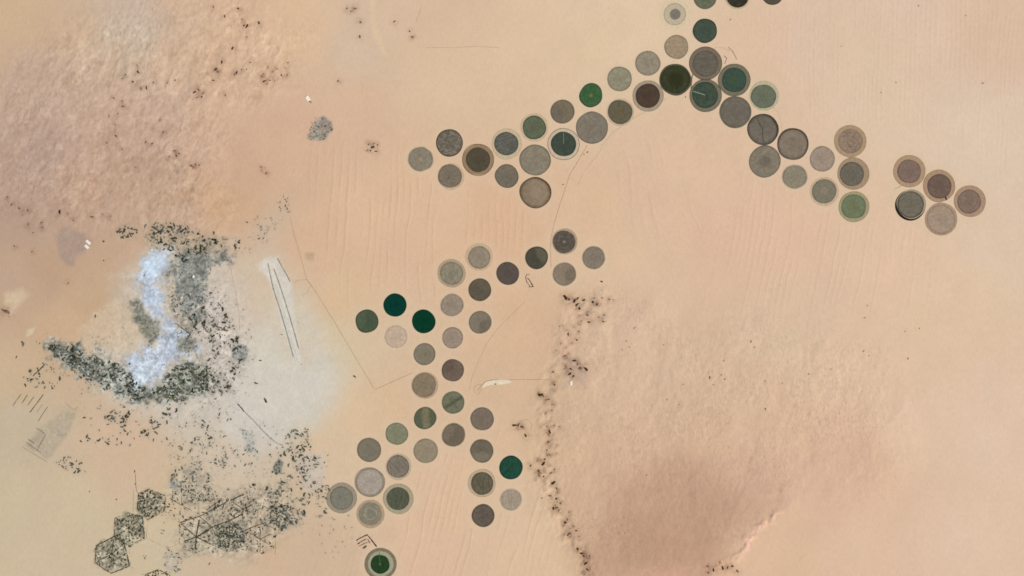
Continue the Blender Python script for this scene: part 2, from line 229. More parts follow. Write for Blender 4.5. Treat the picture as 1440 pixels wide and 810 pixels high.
# polygon, colour, edge softness px, edge noise px, strength, mottle
PATCH = [
 ([(165,390),(230,345),(320,345),(352,420),(356,500),(345,590),(250,606),(150,560),(120,500),(160,470)], (203,195,183), 26, 16, .68, .10),
 (PALE, (211,204,191), 28, 12, .82, .04),
 ([(236,392),(246,400),(256,430),(268,452),(278,466),(268,474),(252,455),(240,440),(236,418)], (176,164,142), 5, 7, .75, .4),
 ([(330,365),(375,350),(400,362),(425,410),(445,520),(400,500),(350,420)], (208,192,168), 14, 6, .55, .03),
 (TOWN, (200,188,177), 9, 10, .85, .22),
 ([(130,440),(160,425),(186,430),(205,470),(190,492),(150,490),(120,490),(110,478)], (207,186,160), 9, 8, .7, .08),
 (GREY, (136,138,132), 9, 19, .88, .40),
 (OLIVE, (128,127,113), 4.5, 7, .9, .35),
 (BAND, (140,144,137), 9, 20, .88, .75),
 (SALT, (190,196,200), 16, 18, .5, .10),
 (SALT, (182,192,206), 8, 16, .88, .26),
 ([(203,364),(216,354),(238,350),(228,372),(216,392),(203,386)], (206,221,236), 7, 10, .88, .12),
 ([(182,512),(205,505),(226,508),(220,530),(200,540),(186,534)], (207,218,229), 7, 11, .88, .22),
 ([(202,412),(222,404),(228,440),(215,440)], (180,192,209), 6, 8, .65, .18),
 ([(250,478),(262,472),(274,478),(276,488),(262,497),(250,492)], (136,134,120), 3.5, 5, .85, .35),
 ([(328,488),(340,482),(349,492),(346,506),(336,512),(326,502)], (146,150,150), 2.5, 3, .85, .2),
 ([(341,607),(356,606),(356,620),(358,634),(348,634),(342,620)], (140,146,150), 2, 3, .8, .2),
 ([(330,572),(338,574),(338,584),(332,584)], (165,168,168), 2, 2, .7, .2),
 ([(384,657),(392,646),(398,650),(394,664),(388,668),(383,664)], (118,120,112), 2, 3, .85, .2),
 ([(78,330),(95,318),(115,327),(129,339),(120,352),(105,362),(102,374),(92,374),(84,362)], (172,149,134), 5, 4, .85, .06),
 ([(433,194),(440,178),(454,161),(467,172),(466,183),(457,196),(440,198)], (152,142,130), 2, 3, .9, .2),
 ([(428,355),(442,355),(441,367),(430,366)], (190,164,134), 1.5, 1, .9, .05),
 ([(62,598),(95,574),(108,582),(84,628),(66,646),(36,626)], (176,163,142), 4, 3, .7, .12),
 ([(95,408),(120,410),(134,420),(128,424),(112,418)], (196,172,146), 3, 2, .3, .05),
 ([(5,412),(32,406),(40,414),(20,440),(8,448)], (214,192,162), 5, 4, .7, .05),
 ([(38,464),(50,460),(46,470),(36,474)], (212,196,166), 2, 1, .7, .05),
 ([(420,640),(455,638),(458,668),(450,690),(430,690),(420,660)], (203,190,178), 8, 5, .7, .06),
 ([(330,560),(395,600),(400,628),(360,640),(310,610)], (208,200,188), 10, 6, .7, .05),
 ([(366,373),(375,364),(389,362),(408,394),(421,490),(426,512),(414,506),(400,470),(385,408),(374,386)], (211,204,191), 3, 2, .95, .04),
 ([(364,373),(375,362),(391,361),(395,374),(376,388),(368,384)], (214,206,192), 4, 4, .8, .04),
 ([(376,386),(388,380),(400,420),(412,470),(421,506),(410,500),(398,460),(386,415)], (219,212,200), 2.5, 2, .6, .05),
 ([(845,440),(856,436),(862,470),(857,492),(848,462)], (226,196,164), 5, 4, .6, .02),
 ([(520,0),(526,0),(530,40),(545,78),(538,78),(522,44)], (222,194,160), 3, 2, .7, .02),
 ([(790,500),(820,515),(825,545),(800,540)], (188,162,142), 8, 6, .6, .1),
 ([(860,715),(920,690),(985,680),(1050,700),(1058,722),(1040,750),(1022,775),(985,792),(930,800),(862,796),(838,765)], (187,150,125), 42, 16, .42, .05),
 ([(1094,724),(1074,739),(1056,754),(1044,783),(1004,803),(985,840),(1500,860),(1500,600),(1250,600)], (221,185,155), 6, 5, .75, .0, [(1092,724),(1056,754),(1044,783),(1004,803)]),
 ([(1062,739),(1074,729),(1079,736),(1061,754),(1049,782),(1038,790),(1047,756)], (226,184,160), 2.5, 4, .85, .08),  # sunlit face of the south-eastern edge, painted into the ground colour
 ([(880,800),(940,797),(1000,796),(1020,806),(1000,825),(880,825)], (206,163,138), 8, 9, .4, .06),
 ([(250,748),(275,730),(345,735),(352,770),(300,776),(258,780)], (164,156,138), 8, 8, .7, .4),
 ([(275,712),(330,688),(400,675),(420,735),(350,788),(300,780),(260,735)], (184,170,148), 14, 12, .7, .3),
 ([(240,668),(275,648),(300,672),(296,700),(262,716),(236,694)], (184,172,152), 10, 10, .65, .3),
 ([(238,678),(252,676),(250,688),(238,686)], (150,150,148), 2.5, 2, .8, .2),
 ([(236,775),(250,782),(252,800),(238,806),(228,795)], (186,176,160), 5, 4, .6, .15),
 ([(265,-5),(215,15),(190,45),(220,50),(290,60),(300,30)], (200,178,158), 25, 12, .35, .05),
 ([(880,0),(930,-5),(965,10),(960,45),(900,60)], (226,198,166), 22, 8, .4, .0),
 ([(195,330),(215,318),(300,330),(330,350),(300,360),(245,352),(215,352)], (176,156,130), 10, 9, .55, .25),
 ([(230,285),(262,280),(290,300),(280,330),(240,325)], (196,166,144), 10, 8, .6, .1),
]
HEXFILL = {
 'A': [(194.8,694),(209.6,688),(232.7,697),(231,719),(207.7,731),(193,715.5)],
 'B': [(161.5,728.5),(180,721),(200.4,726.6),(203,756),(182,768),(160.5,754.4)],
 'C': [(160.5,754.4),(135.5,767.4),(133.7,790.5),(156,806),(182,796),(174.4,763.7)],
}
for k in HEXFILL: PATCH.append((HEXFILL[k], (150,144,124), 3.5, 6, .8, .6))

ROADS = [  # points, width px, colour
 ([(408,305),(413,328),(420,352),(431,392),(441,406),(470,452),(500,503),(527,548),(556,535),(580,524)], .75, (176,150,124)),
 ([(322,362),(326,385),(331,410),(336,440),(337,465)], .7, (182,160,138)),
 ([(413,398),(420,394),(431,393)], .6, (176,154,130)),
 ([(431,393),(437,401),(432,412),(424,415)], .6, (184,160,134)),
 ([(826,204),(812,228),(801,246),(794,268),(786,292),(779,315),(775,334),(774,352),(775,376)], .8, (176,146,120)),
 ([(846,210),(832,228),(820,244),(812,262)], .7, (198,168,142)),
 ([(938,138),(915,152),(885,170),(862,186),(846,205)], .9, (196,168,142)),
 ([(716,533.6),(745,533.7),(774,534)], .8, (182,150,120)),
 ([(738,424),(722,440),(700,462),(684,484),(672,510),(664,530),(660,548)], .7, (190,160,134)),
 ([(598,67),(640,67),(668,65),(702,67)], .7, (192,164,138)),
 ([(335,569),(344,579),(356,591),(366,602),(378,614),(388,622),(398,627)], 1.1, (142,140,128)),
 ([(338,569),(347,577.5),(359,589),(369,600),(381,612),(391,620)], .9, (212,206,196)),
 ([(190.5,666),(190.7,681),(192,690),(196,697)], .7, (110,102,84)),
 ([(188,690),(187.5,705),(187,720)], .6, (150,136,110)),
 ([(593,7),(590,18),(585,30)], .6, (180,152,128)),
 ([(673,555),(668,552),(666,545),(671,541),(677,541),(678,546),(673,555)], .6, (178,152,126)),
 ([(990,78),(1000,72),(1008,66),(1020,68),(1026,72)], .7, (188,160,138)),
 ([(1024,66),(1030,72),(1034,79),(1036,84)], 1.4, (164,140,122)),
 ([(1019,90),(1022,82),(1018,78)], 1.2, (150,122,108)),
 ([(1086,150),(1094,158),(1099,172),(1100,190)], .7, (202,168,142)),
 ([(1258,266),(1268,261),(1280,256),(1293,250)], 1.0, (178,154,126)),
 ([(978,96),(973,108),(972,124),(974,140)], 1.6, (108,104,88)),
 ([(730,592),(742,590),(748,596),(747,606)], .8, (186,160,132)),
]

FIELD_R = [(f[0], f[1], max(f[2], f[4].get('m', (0,))[0], f[4].get('halo', (0,))[0], f[4].get('ring', (0,))[0], f[4].get('line', (0,))[0], f[4].get('cres', (0,))[0])) for f in F]


def region(x, y, pts, soft):
    return sstep(-soft, soft, sdist(pts, x, y))


# dune ripple fields: polygon, drift (px of x per px of y), spacing, amplitude m
DUNE = [
 ([(440,215),(560,210),(720,250),(760,320),(700,420),(500,430),(450,330)], -.06, 10, 5.0, .34, 41),
 ([(560,625),(700,600),(800,690),(830,820),(430,820),(520,745)], -.27, 9.5, 4.6, .32, 42),
 ([(1040,240),(1300,330),(1330,420),(1180,440),(1000,440)], -.16, 8.5, 3.4, .2, 43),
 ([(1040,-10),(1445,-10),(1445,260),(1240,190),(1130,150)], -.03, 6.5, 2.4, .13, 44),
 ([(840,190),(980,180),(1000,330),(900,340),(860,300)], .30, 14, 3.2, .14, 45),
 ([(180,-10),(250,-10),(190,90),(140,120)], -.35, 13, 7.0, .3, 46),
]
SCARP = [(850,420),(815,440),(796,470),(790,510),(770,545),(764,575),(775,610),(772,640),(758,670),(776,700),(784,730),(805,765),(818,790),(826,815)]


def flatmask(x, y):
    m = np.ones(np.shape(x))
    for cx, cy, r in FIELD_R:
        m = np.minimum(m, sstep(r + 3, r + 14, np.hypot(x - cx, y - cy)))
    return m


def terrain(x, y):
    """height in metres, stony tone (-1..1) at photo coordinates x, y"""
    fm = flatmask(x, y)
    wxn = fbm(x / 90, y / 90, 3, 3) * 14; wyn = fbm(x / 90, y / 90, 9, 3) * 14
    h = 5.0 * fbm(x / 60, y / 80, 21, 4)
    tone = np.zeros(np.shape(x))
    # bare hills, upper left
    mh = region(x + wxn, y + wyn, HILLS, 45)
    rid = 1 - np.abs(fbm((x + .45 * y) / 34, (y - .3 * x) / 46, 31, 5, .6))
    h = h + mh * (44 * (rid - .6) + 6 * fbm(x / 9, y / 12, 35, 3))
    gh = 1 - 2.2 * np.abs(fbm((x + .5 * y) / 17, (y - .5 * x) / 28, 38, 4, .62))
    ph_ = .2 + .8 * sstep(-.2, .5, fbm(x / 48, y / 48, 40, 3))
    tone += mh * (.35 * fbm(x / 30, y / 30, 36, 4) + .65 * fbm(x / 4.5, y / 5.5, 37, 3, .7) - .3 * ph_ * sstep(.6, 1.0, gh) + .9 * sstep(.2, .6, fbm(x / 17, y / 13, 39, 4, .65)) - .7 * sstep(.15, .6, fbm(x / 24, y / 15, 44, 4, .65)))
    h = h - mh * ph_ * 3.5 * sstep(.4, 1.0, gh)
    # stony plateau, lower right
    mp = region(x + wxn * 1.6, y + wyn * 1.6, PLAT, 48)
    h = h + mp * (46 + 30 * fbm(x / 44, y / 60, 51, 5, .56) + 2.6 * fbm(x / 7, y / 15, 53, 3))
    gul = 1 - 2.2 * np.abs(fbm((x + .2 * y) / 13, (y - .3 * x) / 21, 58, 4, .6))
    pat = .25 + .75 * sstep(-.2, .5, fbm(x / 55, y / 45, 59, 3))
    tone += mp * (.14 * fbm(x / 26, y / 40, 55, 4) + pat * (.6 * fbm(x / 3.6, y / 6.5, 57, 3, .7) - .14 * sstep(.6, 1.0, gul)))
    h = h - mp * pat * 2.2 * sstep(.4, 1.0, gul)
    # ragged western scarp and pink south-eastern edge
    ds = linedist(SCARP, x + wxn * .3, y)
    h = h + 34 * np.exp(-(ds / 18) ** 2) * (1 - np.abs(fbm(x / 7, y / 9, 61, 3))) * fbm(x / 10, y / 10, 63, 3)
    de = linedist([(1000,800),(1040,782),(1055,752),(1072,738),(1092,722)], x + fbm(x / 12, y / 12, 65, 3) * 6, y)
    h = h + 26 * np.exp(-(de / 5) ** 2) * (.6 + fbm(x / 6, y / 6, 67, 2))
    # dune ripples
    for poly, drift, sp, amp, tn, sd in DUNE:
        m = region(x, y, poly, 40)
        xx = x - drift * (y - 400)
        ph = 6.283 * xx / sp + 5.5 * fbm(x / 75, y / 110, sd, 2) + 1.1 * fbm(x / 16, y / 30, sd + 3, 2)
        crest = np.clip((np.cos(ph) - .35) / .65, 0, 1)
        ln = np.floor((ph + 3.1416) / 6.283)
        gate = sstep(-.35, .25, fbm(ln * 3.7 + .5, y / 80.0, sd + 9, 2)) * sstep(-.7, .1, fbm(x / 60, y / 60, sd + 12, 2))
        h = h + m * gate * amp * crest
        tone = tone - m * gate * tn * sstep(.45, 1.0, crest)
    return h * fm, tone * (.15 + .85 * fm)


def ground_rgb(x, y, tone):
    xw = x + 16 * fbm(x / 50, y / 50, 71, 3); yw = y + 16 * fbm(x / 50, y / 50, 75, 3)
    num = np.zeros(np.shape(x) + (3,)); den = np.zeros(np.shape(x))
    for px, py, r, g, b in CPA:
        w = 1.0 / ((xw - px) ** 2 + (yw - py) ** 2 + 500.0) ** 1.9
        den += w; num += w[..., None] * np.array([r, g, b])
    c = num / den[..., None]
    n1 = fbm(x / 26, y / 34, 81, 4); n2 = fbm(x / 4.0, y / 5.5, 85, 3)
    c = c * (1 + .012 * n1 + .012 * n2)[..., None]
    c[..., 2] *= 1 - .012 * fbm(x / 70, y / 70, 88, 3)
    c = c * (1 + .085 * tone[..., None] * np.array([.75, 1.0, 1.2]))
    # bleached, trampled sand between neighbouring circles
    dm = np.full(np.shape(x), 1e3)
    for cx, cy, rr in FIELD_R: dm = np.minimum(dm, np.hypot(x - cx, y - cy) - rr)
    wgt = (.42 * sstep(13, 0, dm + 5 * fbm(x / 8, y / 8, 91, 3)))[..., None]
    c = c * (1 - wgt) + np.array([216, 192, 162]) * wgt
    for poly, colr, soft, en, st, mot, *fade in PATCH:
        xs = [p[0] for p in poly]; ys = [p[1] for p in poly]; pad = soft + en + 3
        idx = (x > min(xs) - pad) & (x < max(xs) + pad) & (y > min(ys) - pad) & (y < max(ys) + pad)
        if not idx.any(): continue
        X, Y = x[idx], y[idx]
        nn = fbm(X / 9, Y / 9, int(abs(poly[0][0] * 3 + poly[0][1])) % 997, 4, .6)
        m = sstep(-soft, soft, sdist(poly, X, Y) + en * nn) * st
        if fade: m = m * np.exp(-(linedist(fade[0], X, Y) / 42.0) ** 2)
        mo = 1 + mot * (fbm(X / 3.0, Y / 3.0, 93, 3, .7) * 1.1 + .7 * fbm(X / 11, Y / 11, 97, 3))
        c[idx] = c[idx] * (1 - m)[:, None] + (np.array(colr)[None, :] * mo[:, None]) * m[:, None]
    return np.clip(c, 5, 252)


# ------------------------------------------------------------------ helpers
def tag(o, label=None, cat=None, group=None, kind=None):
    if label: o['label'] = label
    if cat: o['category'] = cat
    if group: o['group'] = group
    if kind: o['kind'] = kind
    return o


def link(name, me, mat=None, parent=None):
    o = bpy.data.objects.new(name, me); COL.objects.link(o)
    if mat is not None and me is not None and len(me.materials) == 0: me.materials.append(mat)
    if parent: o.parent = parent
    return o


def mesh(name, verts, faces, smooth=False):
    me = bpy.data.meshes.new(name); me.from_pydata(verts, [], faces); me.update()
    if smooth: me.polygons.foreach_set('use_smooth', [True] * len(me.polygons))
    return me


class NT:
    def __init__(self, name, rough=.95):
        self.m = bpy.data.materials.new(name); self.m.use_nodes = True
        self.t = self.m.node_tree; self.b = self.t.nodes['Principled BSDF']
        self.b.inputs['Roughness'].default_value = rough
        self.b.inputs['Specular IOR Level'].default_value = .0

    def n(self, typ, **kw):
        nd = self.t.nodes.new(typ)
        for k, v in kw.items(): setattr(nd, k, v)
        return nd

    def l(self, a, b): self.t.links.new(a, b)

    def val(self, sock, v):
        if hasattr(v, 'is_output'): self.l(v, sock)
        else: sock.default_value = v

    def math(self, op, a, b=0.0, c=0.0, clamp=False):
        nd = self.n('ShaderNodeMath', operation=op, use_clamp=clamp)
        self.val(nd.inputs[0], a); self.val(nd.inputs[1], b); self.val(nd.inputs[2], c)
        return nd.outputs[0]

    def mix(self, f, a, b, mode='MIX'):
        nd = self.n('ShaderNodeMix', data_type='RGBA', blend_type=mode)
        self.val(nd.inputs[0], f); self.val(nd.inputs[6], a); self.val(nd.inputs[7], b)
        return nd.outputs[2]

    def remap(self, v, a, b, c=0.0, d=1.0):
        nd = self.n('ShaderNodeMapRange', interpolation_type='SMOOTHSTEP')
        self.val(nd.inputs[0], v)
        for i, q in enumerate((a, b, c, d)): nd.inputs[i + 1].default_value = q
        return nd.outputs[0]

    def noise(self, vec, scale, detail=3, rough=.55, dist=0.0):
        nd = self.n('ShaderNodeTexNoise'); self.l(vec, nd.inputs['Vector'])
        nd.inputs['Scale'].default_value = scale; nd.inputs['Detail'].default_value = detail
        nd.inputs['Roughness'].default_value = rough; nd.inputs['Distortion'].default_value = dist
        return nd.outputs['Fac']

    def mapping(self, vec, scale=(1, 1, 1), rot=0.0, loc=(0, 0, 0)):
        nd = self.n('ShaderNodeMapping'); self.l(vec, nd.inputs['Vector'])
        nd.inputs['Scale'].default_value = scale; nd.inputs['Rotation'].default_value = (0, 0, rot)
        nd.inputs['Location'].default_value = loc
        return nd.outputs[0]

    def bump(self, hgt, dist, strength=1.0):
        nd = self.n('ShaderNodeBump'); self.l(hgt, nd.inputs['Height'])
        nd.inputs['Distance'].default_value = dist; nd.inputs['Strength'].default_value = strength
        self.l(nd.outputs[0], self.b.inputs['Normal'])


def soil(name, c, var=.12, scale=1 / 60., rough=.95):
    m = NT(name, rough); tc = m.n('ShaderNodeTexCoord').outputs['Object']
    f = m.noise(tc, scale, 4, .6)
    a = np.array(c); lo = rgba(a * (1 - var)); hi = rgba(np.minimum(a * (1 + var), 250))
    m.l(m.mix(m.remap(f, .3, .7), lo, hi), m.b.inputs['Base Color'])
    return m.m


_sc = {}
def soil_c(name, c, **kw):
    c = tuple(np.round(np.asarray(c, float)).astype(int).tolist()); k = (name, c)
    if k not in _sc: _sc[k] = soil(name, c, **kw)
    return _sc[k]


# ------------------------------------------------------------------ ground sheet
def axis(lo, hi, step, far):
    core = np.arange(lo, hi + step * .5, step)
    g = [step * 1.6 ** k for k in range(1, 40)]
    out = np.cumsum(g); out = out[out < far]
    return np.concatenate([lo - out[::-1], core, hi + out])


XS = axis(-20, 1460, 1.25, 9000); YS = axis(-20, 830, 1.25, 9000)
GX, GY = np.meshgrid(XS, YS)
H, TONE = terrain(GX, GY)
inner = (GX > -40) & (GX < 1480) & (GY > -40) & (GY < 850)
H = np.where(inner, H, H * .5)
RGB = ground_rgb(GX, GY, TONE)


def ground_material():
    m = NT('desert_sand')
    at = m.n('ShaderNodeVertexColor', layer_name='tint').outputs['Color']
    tn = m.n('ShaderNodeAttribute', attribute_name='stony').outputs['Fac']
    pos = m.n('ShaderNodeNewGeometry').outputs['Position']
    n1 = m.noise(pos, 1 / 34., 3, .6)                       # pebbly grain
    n2 = m.noise(m.mapping(pos, (1 / 40., 1 / 150., 1 / 60.)), 1.0, 4, .6)   # wind-drawn streaks
    n3 = m.noise(m.mapping(pos, (1 / 55., 1 / 120., 1 / 60.)), 1.0, 5, .8)
    rough = m.math('MULTIPLY', m.math('ADD', m.remap(n3, .25, .75, -.085, .085), m.remap(n3, .33, .43, -.11, 0)), m.math('MULTIPLY_ADD', tn, 1.05, .18))
    g = m.math('ADD', m.math('ADD', m.remap(n1, .2, .8, -.04, .04), m.remap(n2, .2, .8, -.035, .035)), rough)
    g = m.math('ADD', g, 1.0)
    gc = m.n('ShaderNodeCombineColor')
    for i in range(3): m.l(g, gc.inputs[i])
    m.l(m.mix(1.0, at, gc.outputs[0], 'MULTIPLY'), m.b.inputs['Base Color'])
    big = m.noise(m.mapping(pos, (1 / 85., 1 / 150., 1 / 100.)), 1.0, 6, .74)
    amt = m.math('MULTIPLY_ADD', tn, 4.4, 1.3)
    hh = m.math('MULTIPLY', m.math('ADD', big, m.math('MULTIPLY', n1, .25)), amt)
    m.bump(hh, 1.0, 1.0)
    return m.m


GMAT = ground_material()


def stony(x, y):
    w = fbm(x / 90, y / 90, 3, 3) * 14
    s = np.maximum(region(x + w, y + w, HILLS, 45), region(x + w * .5, y, PLAT, 26))
    s = s * (.3 + .95 * sstep(-.3, .45, fbm(x / 42, y / 50, 143, 4, .55)))
    return (.12 + .88 * s) * flatmask(x, y)


def grid_mesh(name, gx, gy, hz, rgb, keep=None):
    ny, nx = gx.shape
    co = np.stack([wx(gx), wy(gy), hz], -1).reshape(-1, 3)
    i = np.arange(ny * nx).reshape(ny, nx)
    q = np.stack([i[1:, :-1], i[1:, 1:], i[:-1, 1:], i[:-1, :-1]], -1)
    if keep is not None:
        q = q[keep[1:, :-1] & keep[1:, 1:] & keep[:-1, 1:] & keep[:-1, :-1]]
    q = q.reshape(-1, 4)
    st = stony(gx, gy).reshape(-1); rg = alb(rgb).reshape(-1, 3)
    if keep is not None:
        used = np.unique(q); re = np.zeros(ny * nx, int); re[used] = np.arange(len(used))
        co = co[used]; st = st[used]; rg = rg[used]; q = re[q]
    me = bpy.data.meshes.new(name)
    me.vertices.add(len(co)); me.vertices.foreach_set('co', co.astype(np.float32).ravel())
    me.loops.add(q.size); me.loops.foreach_set('vertex_index', q.astype(np.int32).ravel())
    me.polygons.add(len(q)); me.polygons.foreach_set('loop_start', np.arange(0, q.size, 4, dtype=np.int32))
    me.polygons.foreach_set('use_smooth', np.ones(len(q), bool))
    me.update(calc_edges=True)
    ca = me.color_attributes.new('tint', 'FLOAT_COLOR', 'POINT')
    ca.data.foreach_set('color', np.concatenate([rg, np.ones((len(rg), 1))], 1).astype(np.float32).ravel())
    a = me.attributes.new('stony', 'FLOAT', 'POINT'); a.data.foreach_set('value', st.astype(np.float32))
    me.validate()
    return me


tag(link('desert_ground', grid_mesh('desert_ground', GX, GY, H, RGB), GMAT), kind='structure')


def hgt(x, y):
    """terrain height on the ground grid (bilinear)"""
    i = int(np.clip(np.searchsorted(XS, x) - 1, 0, len(XS) - 2)); j = int(np.clip(np.searchsorted(YS, y) - 1, 0, len(YS) - 2))
    fx = (x - XS[i]) / (XS[i + 1] - XS[i]); fy = (y - YS[j]) / (YS[j + 1] - YS[j])
    return float((H[j, i] * (1 - fx) + H[j, i + 1] * fx) * (1 - fy) + (H[j + 1, i] * (1 - fx) + H[j + 1, i + 1] * fx) * fy)


def sheet(name, poly, en):
    """a thin crust of its own over the ground inside poly, same soil, ragged edge"""
    xs = [p[0] for p in poly]; ys = [p[1] for p in poly]
    i0, i1 = np.searchsorted(XS, [min(xs) - 4, max(xs) + 4]); j0, j1 = np.searchsorted(YS, [min(ys) - 4, max(ys) + 4])
    gx, gy = GX[j0:j1, i0:i1], GY[j0:j1, i0:i1]
    nn = fbm(gx / 9, gy / 9, int(abs(poly[0][0] * 3 + poly[0][1])) % 997, 4, .6)
    keep = sdist(poly, gx, gy) + en * nn > 0
    tag(link(name, grid_mesh(name, gx, gy, H[j0:j1, i0:i1] + .4, RGB[j0:j1, i0:i1], keep), GMAT), kind='structure')


sheet('salt_flat', SALT, 15)
sheet('grey_gravel_flat', GREY, 13)

# ------------------------------------------------------------------ tracks, runway
def ribbon_mesh(name, pts, w, z=.6, step=1.5, jit=0.0):
    P = []
    for (x0, y0), (x1, y1) in zip(pts[:-1], pts[1:]):
        n = max(1, int(math.hypot(x1 - x0, y1 - y0) / step))
        P += [(x0 + (x1 - x0) * k / n, y0 + (y1 - y0) * k / n) for k in range(n)]
    P.append(pts[-1]); V = []; Fc = []
    for i, (x, y) in enumerate(P):
        a = P[max(0, i - 1)]; b = P[min(len(P) - 1, i + 1)]
        dx, dy = b[0] - a[0], b[1] - a[1]; L = math.hypot(dx, dy) or 1
        ww = w * .5 * (1 + jit * random.uniform(-1, 1))
        for s in (-1, 1):
            X, Y = x - s * dy / L * ww, y + s * dx / L * ww
            V.append((wx(X), wy(Y), max(hgt(X, Y), hgt(x, y)) + z))
    for i in range(len(P) - 1):
        Fc.append((2 * i, 2 * i + 1, 2 * i + 3, 2 * i + 2))
    return mesh(name, V, Fc)


for pts, w, c in ROADS:
    tag(link('dirt_track', ribbon_mesh('dirt_track', pts, w, jit=.25), soil_c('track_soil', c, var=.06)), kind='structure')
tag(link('runway', ribbon_mesh('runway', [(386,400),(394,428),(403,460),(412,492),(417,509)], 7.0, .5), soil_c('runway_gravel', (206,200,188), var=.05)), kind='structure')
for pts in ([(376.7,370),(384,405),(394,436),(403,467),(412.5,501.7)], [(385,378),(391,394),(398,415),(407,444),(414,468),(420,490)], [(390,363),(397,376),(404,388),(408,396)]):
    tag(link('runway_edge_track', ribbon_mesh('runway_edge_track', pts, 1.5, 1.2, jit=.25), soil_c('runway_asphalt', (146,138,124), var=.14)), kind='structure')
tag(link('airstrip', (lambda: (lambda p: mesh('airstrip', [(wx(x), wy(y), hgt(x, y) + 1.2) for x, y in p], [tuple(range(len(p)))[::-1]]))(
    [(677,546),(680,540.5),(684,537),(693,534.6),(704,534.2),(716,535),(720,537.5),(712,540),(702,541),(690,541.2),(684,543)]))(), soil_c('airstrip_pale', (226,210,184), var=.05)), kind='structure')
tag(link('airstrip_apron_track', ribbon_mesh('airstrip_apron_track', [(672,549),(677,542),(683,536.5),(692,534.2),(700,534)], .7, 1.8), soil_c('track_soil', (158,140,120))), kind='structure')

# ------------------------------------------------------------------ irrigated circles
def outline(r, n, amp, fuzz, rs):
    th = np.linspace(0, 2 * np.pi, n, endpoint=False); q = np.ones(n)
    for k in range(2, 7): q += amp / k * 1.6 * rs.normal() * np.cos(k * th + rs.uniform(0, 6.28))
    if fuzz:
        for k in range(5, 17): q += fuzz * .011 / k * rs.normal() * np.cos(k * th + rs.uniform(0, 6.28))
    return th, r * q


def disc(name, th, q, z, dx=0, dy=0):
    n = len(th); V = [(dx, dy, z)]; Fc = []
    for f in (.5, 1.0):
        V += [(dx + f * q[i] * math.cos(th[i]), dy + f * q[i] * math.sin(th[i]), z) for i in range(n)]
    V += [(dx + q[i] * math.cos(th[i]), dy + q[i] * math.sin(th[i]), -2.0) for i in range(n)]
    for i in range(n):
        j = (i + 1) % n
        Fc += [(0, 1 + i, 1 + j), (1 + i, 1 + n + i, 1 + n + j, 1 + j), (1 + n + i, 1 + 2 * n + i, 1 + 2 * n + j, 1 + n + j)]
    return mesh(name, V, Fc)


def ringmesh(name, th, q0, q1, z, dx=0, dy=0):
    n = len(th); V = []; Fc = []
    for q, zz in ((q0, -1.0), (q0, z), (q1, z), (q1, -1.0)):
        V += [(dx + q[i] * math.cos(th[i]), dy + q[i] * math.sin(th[i]), zz) for i in range(n)]
    for i in range(n):
        j = (i + 1) % n
        for k in range(3):
            a = k * n
            Fc.append((a + i, a + n + i, a + n + j, a + j))
    return mesh(name, V, Fc)


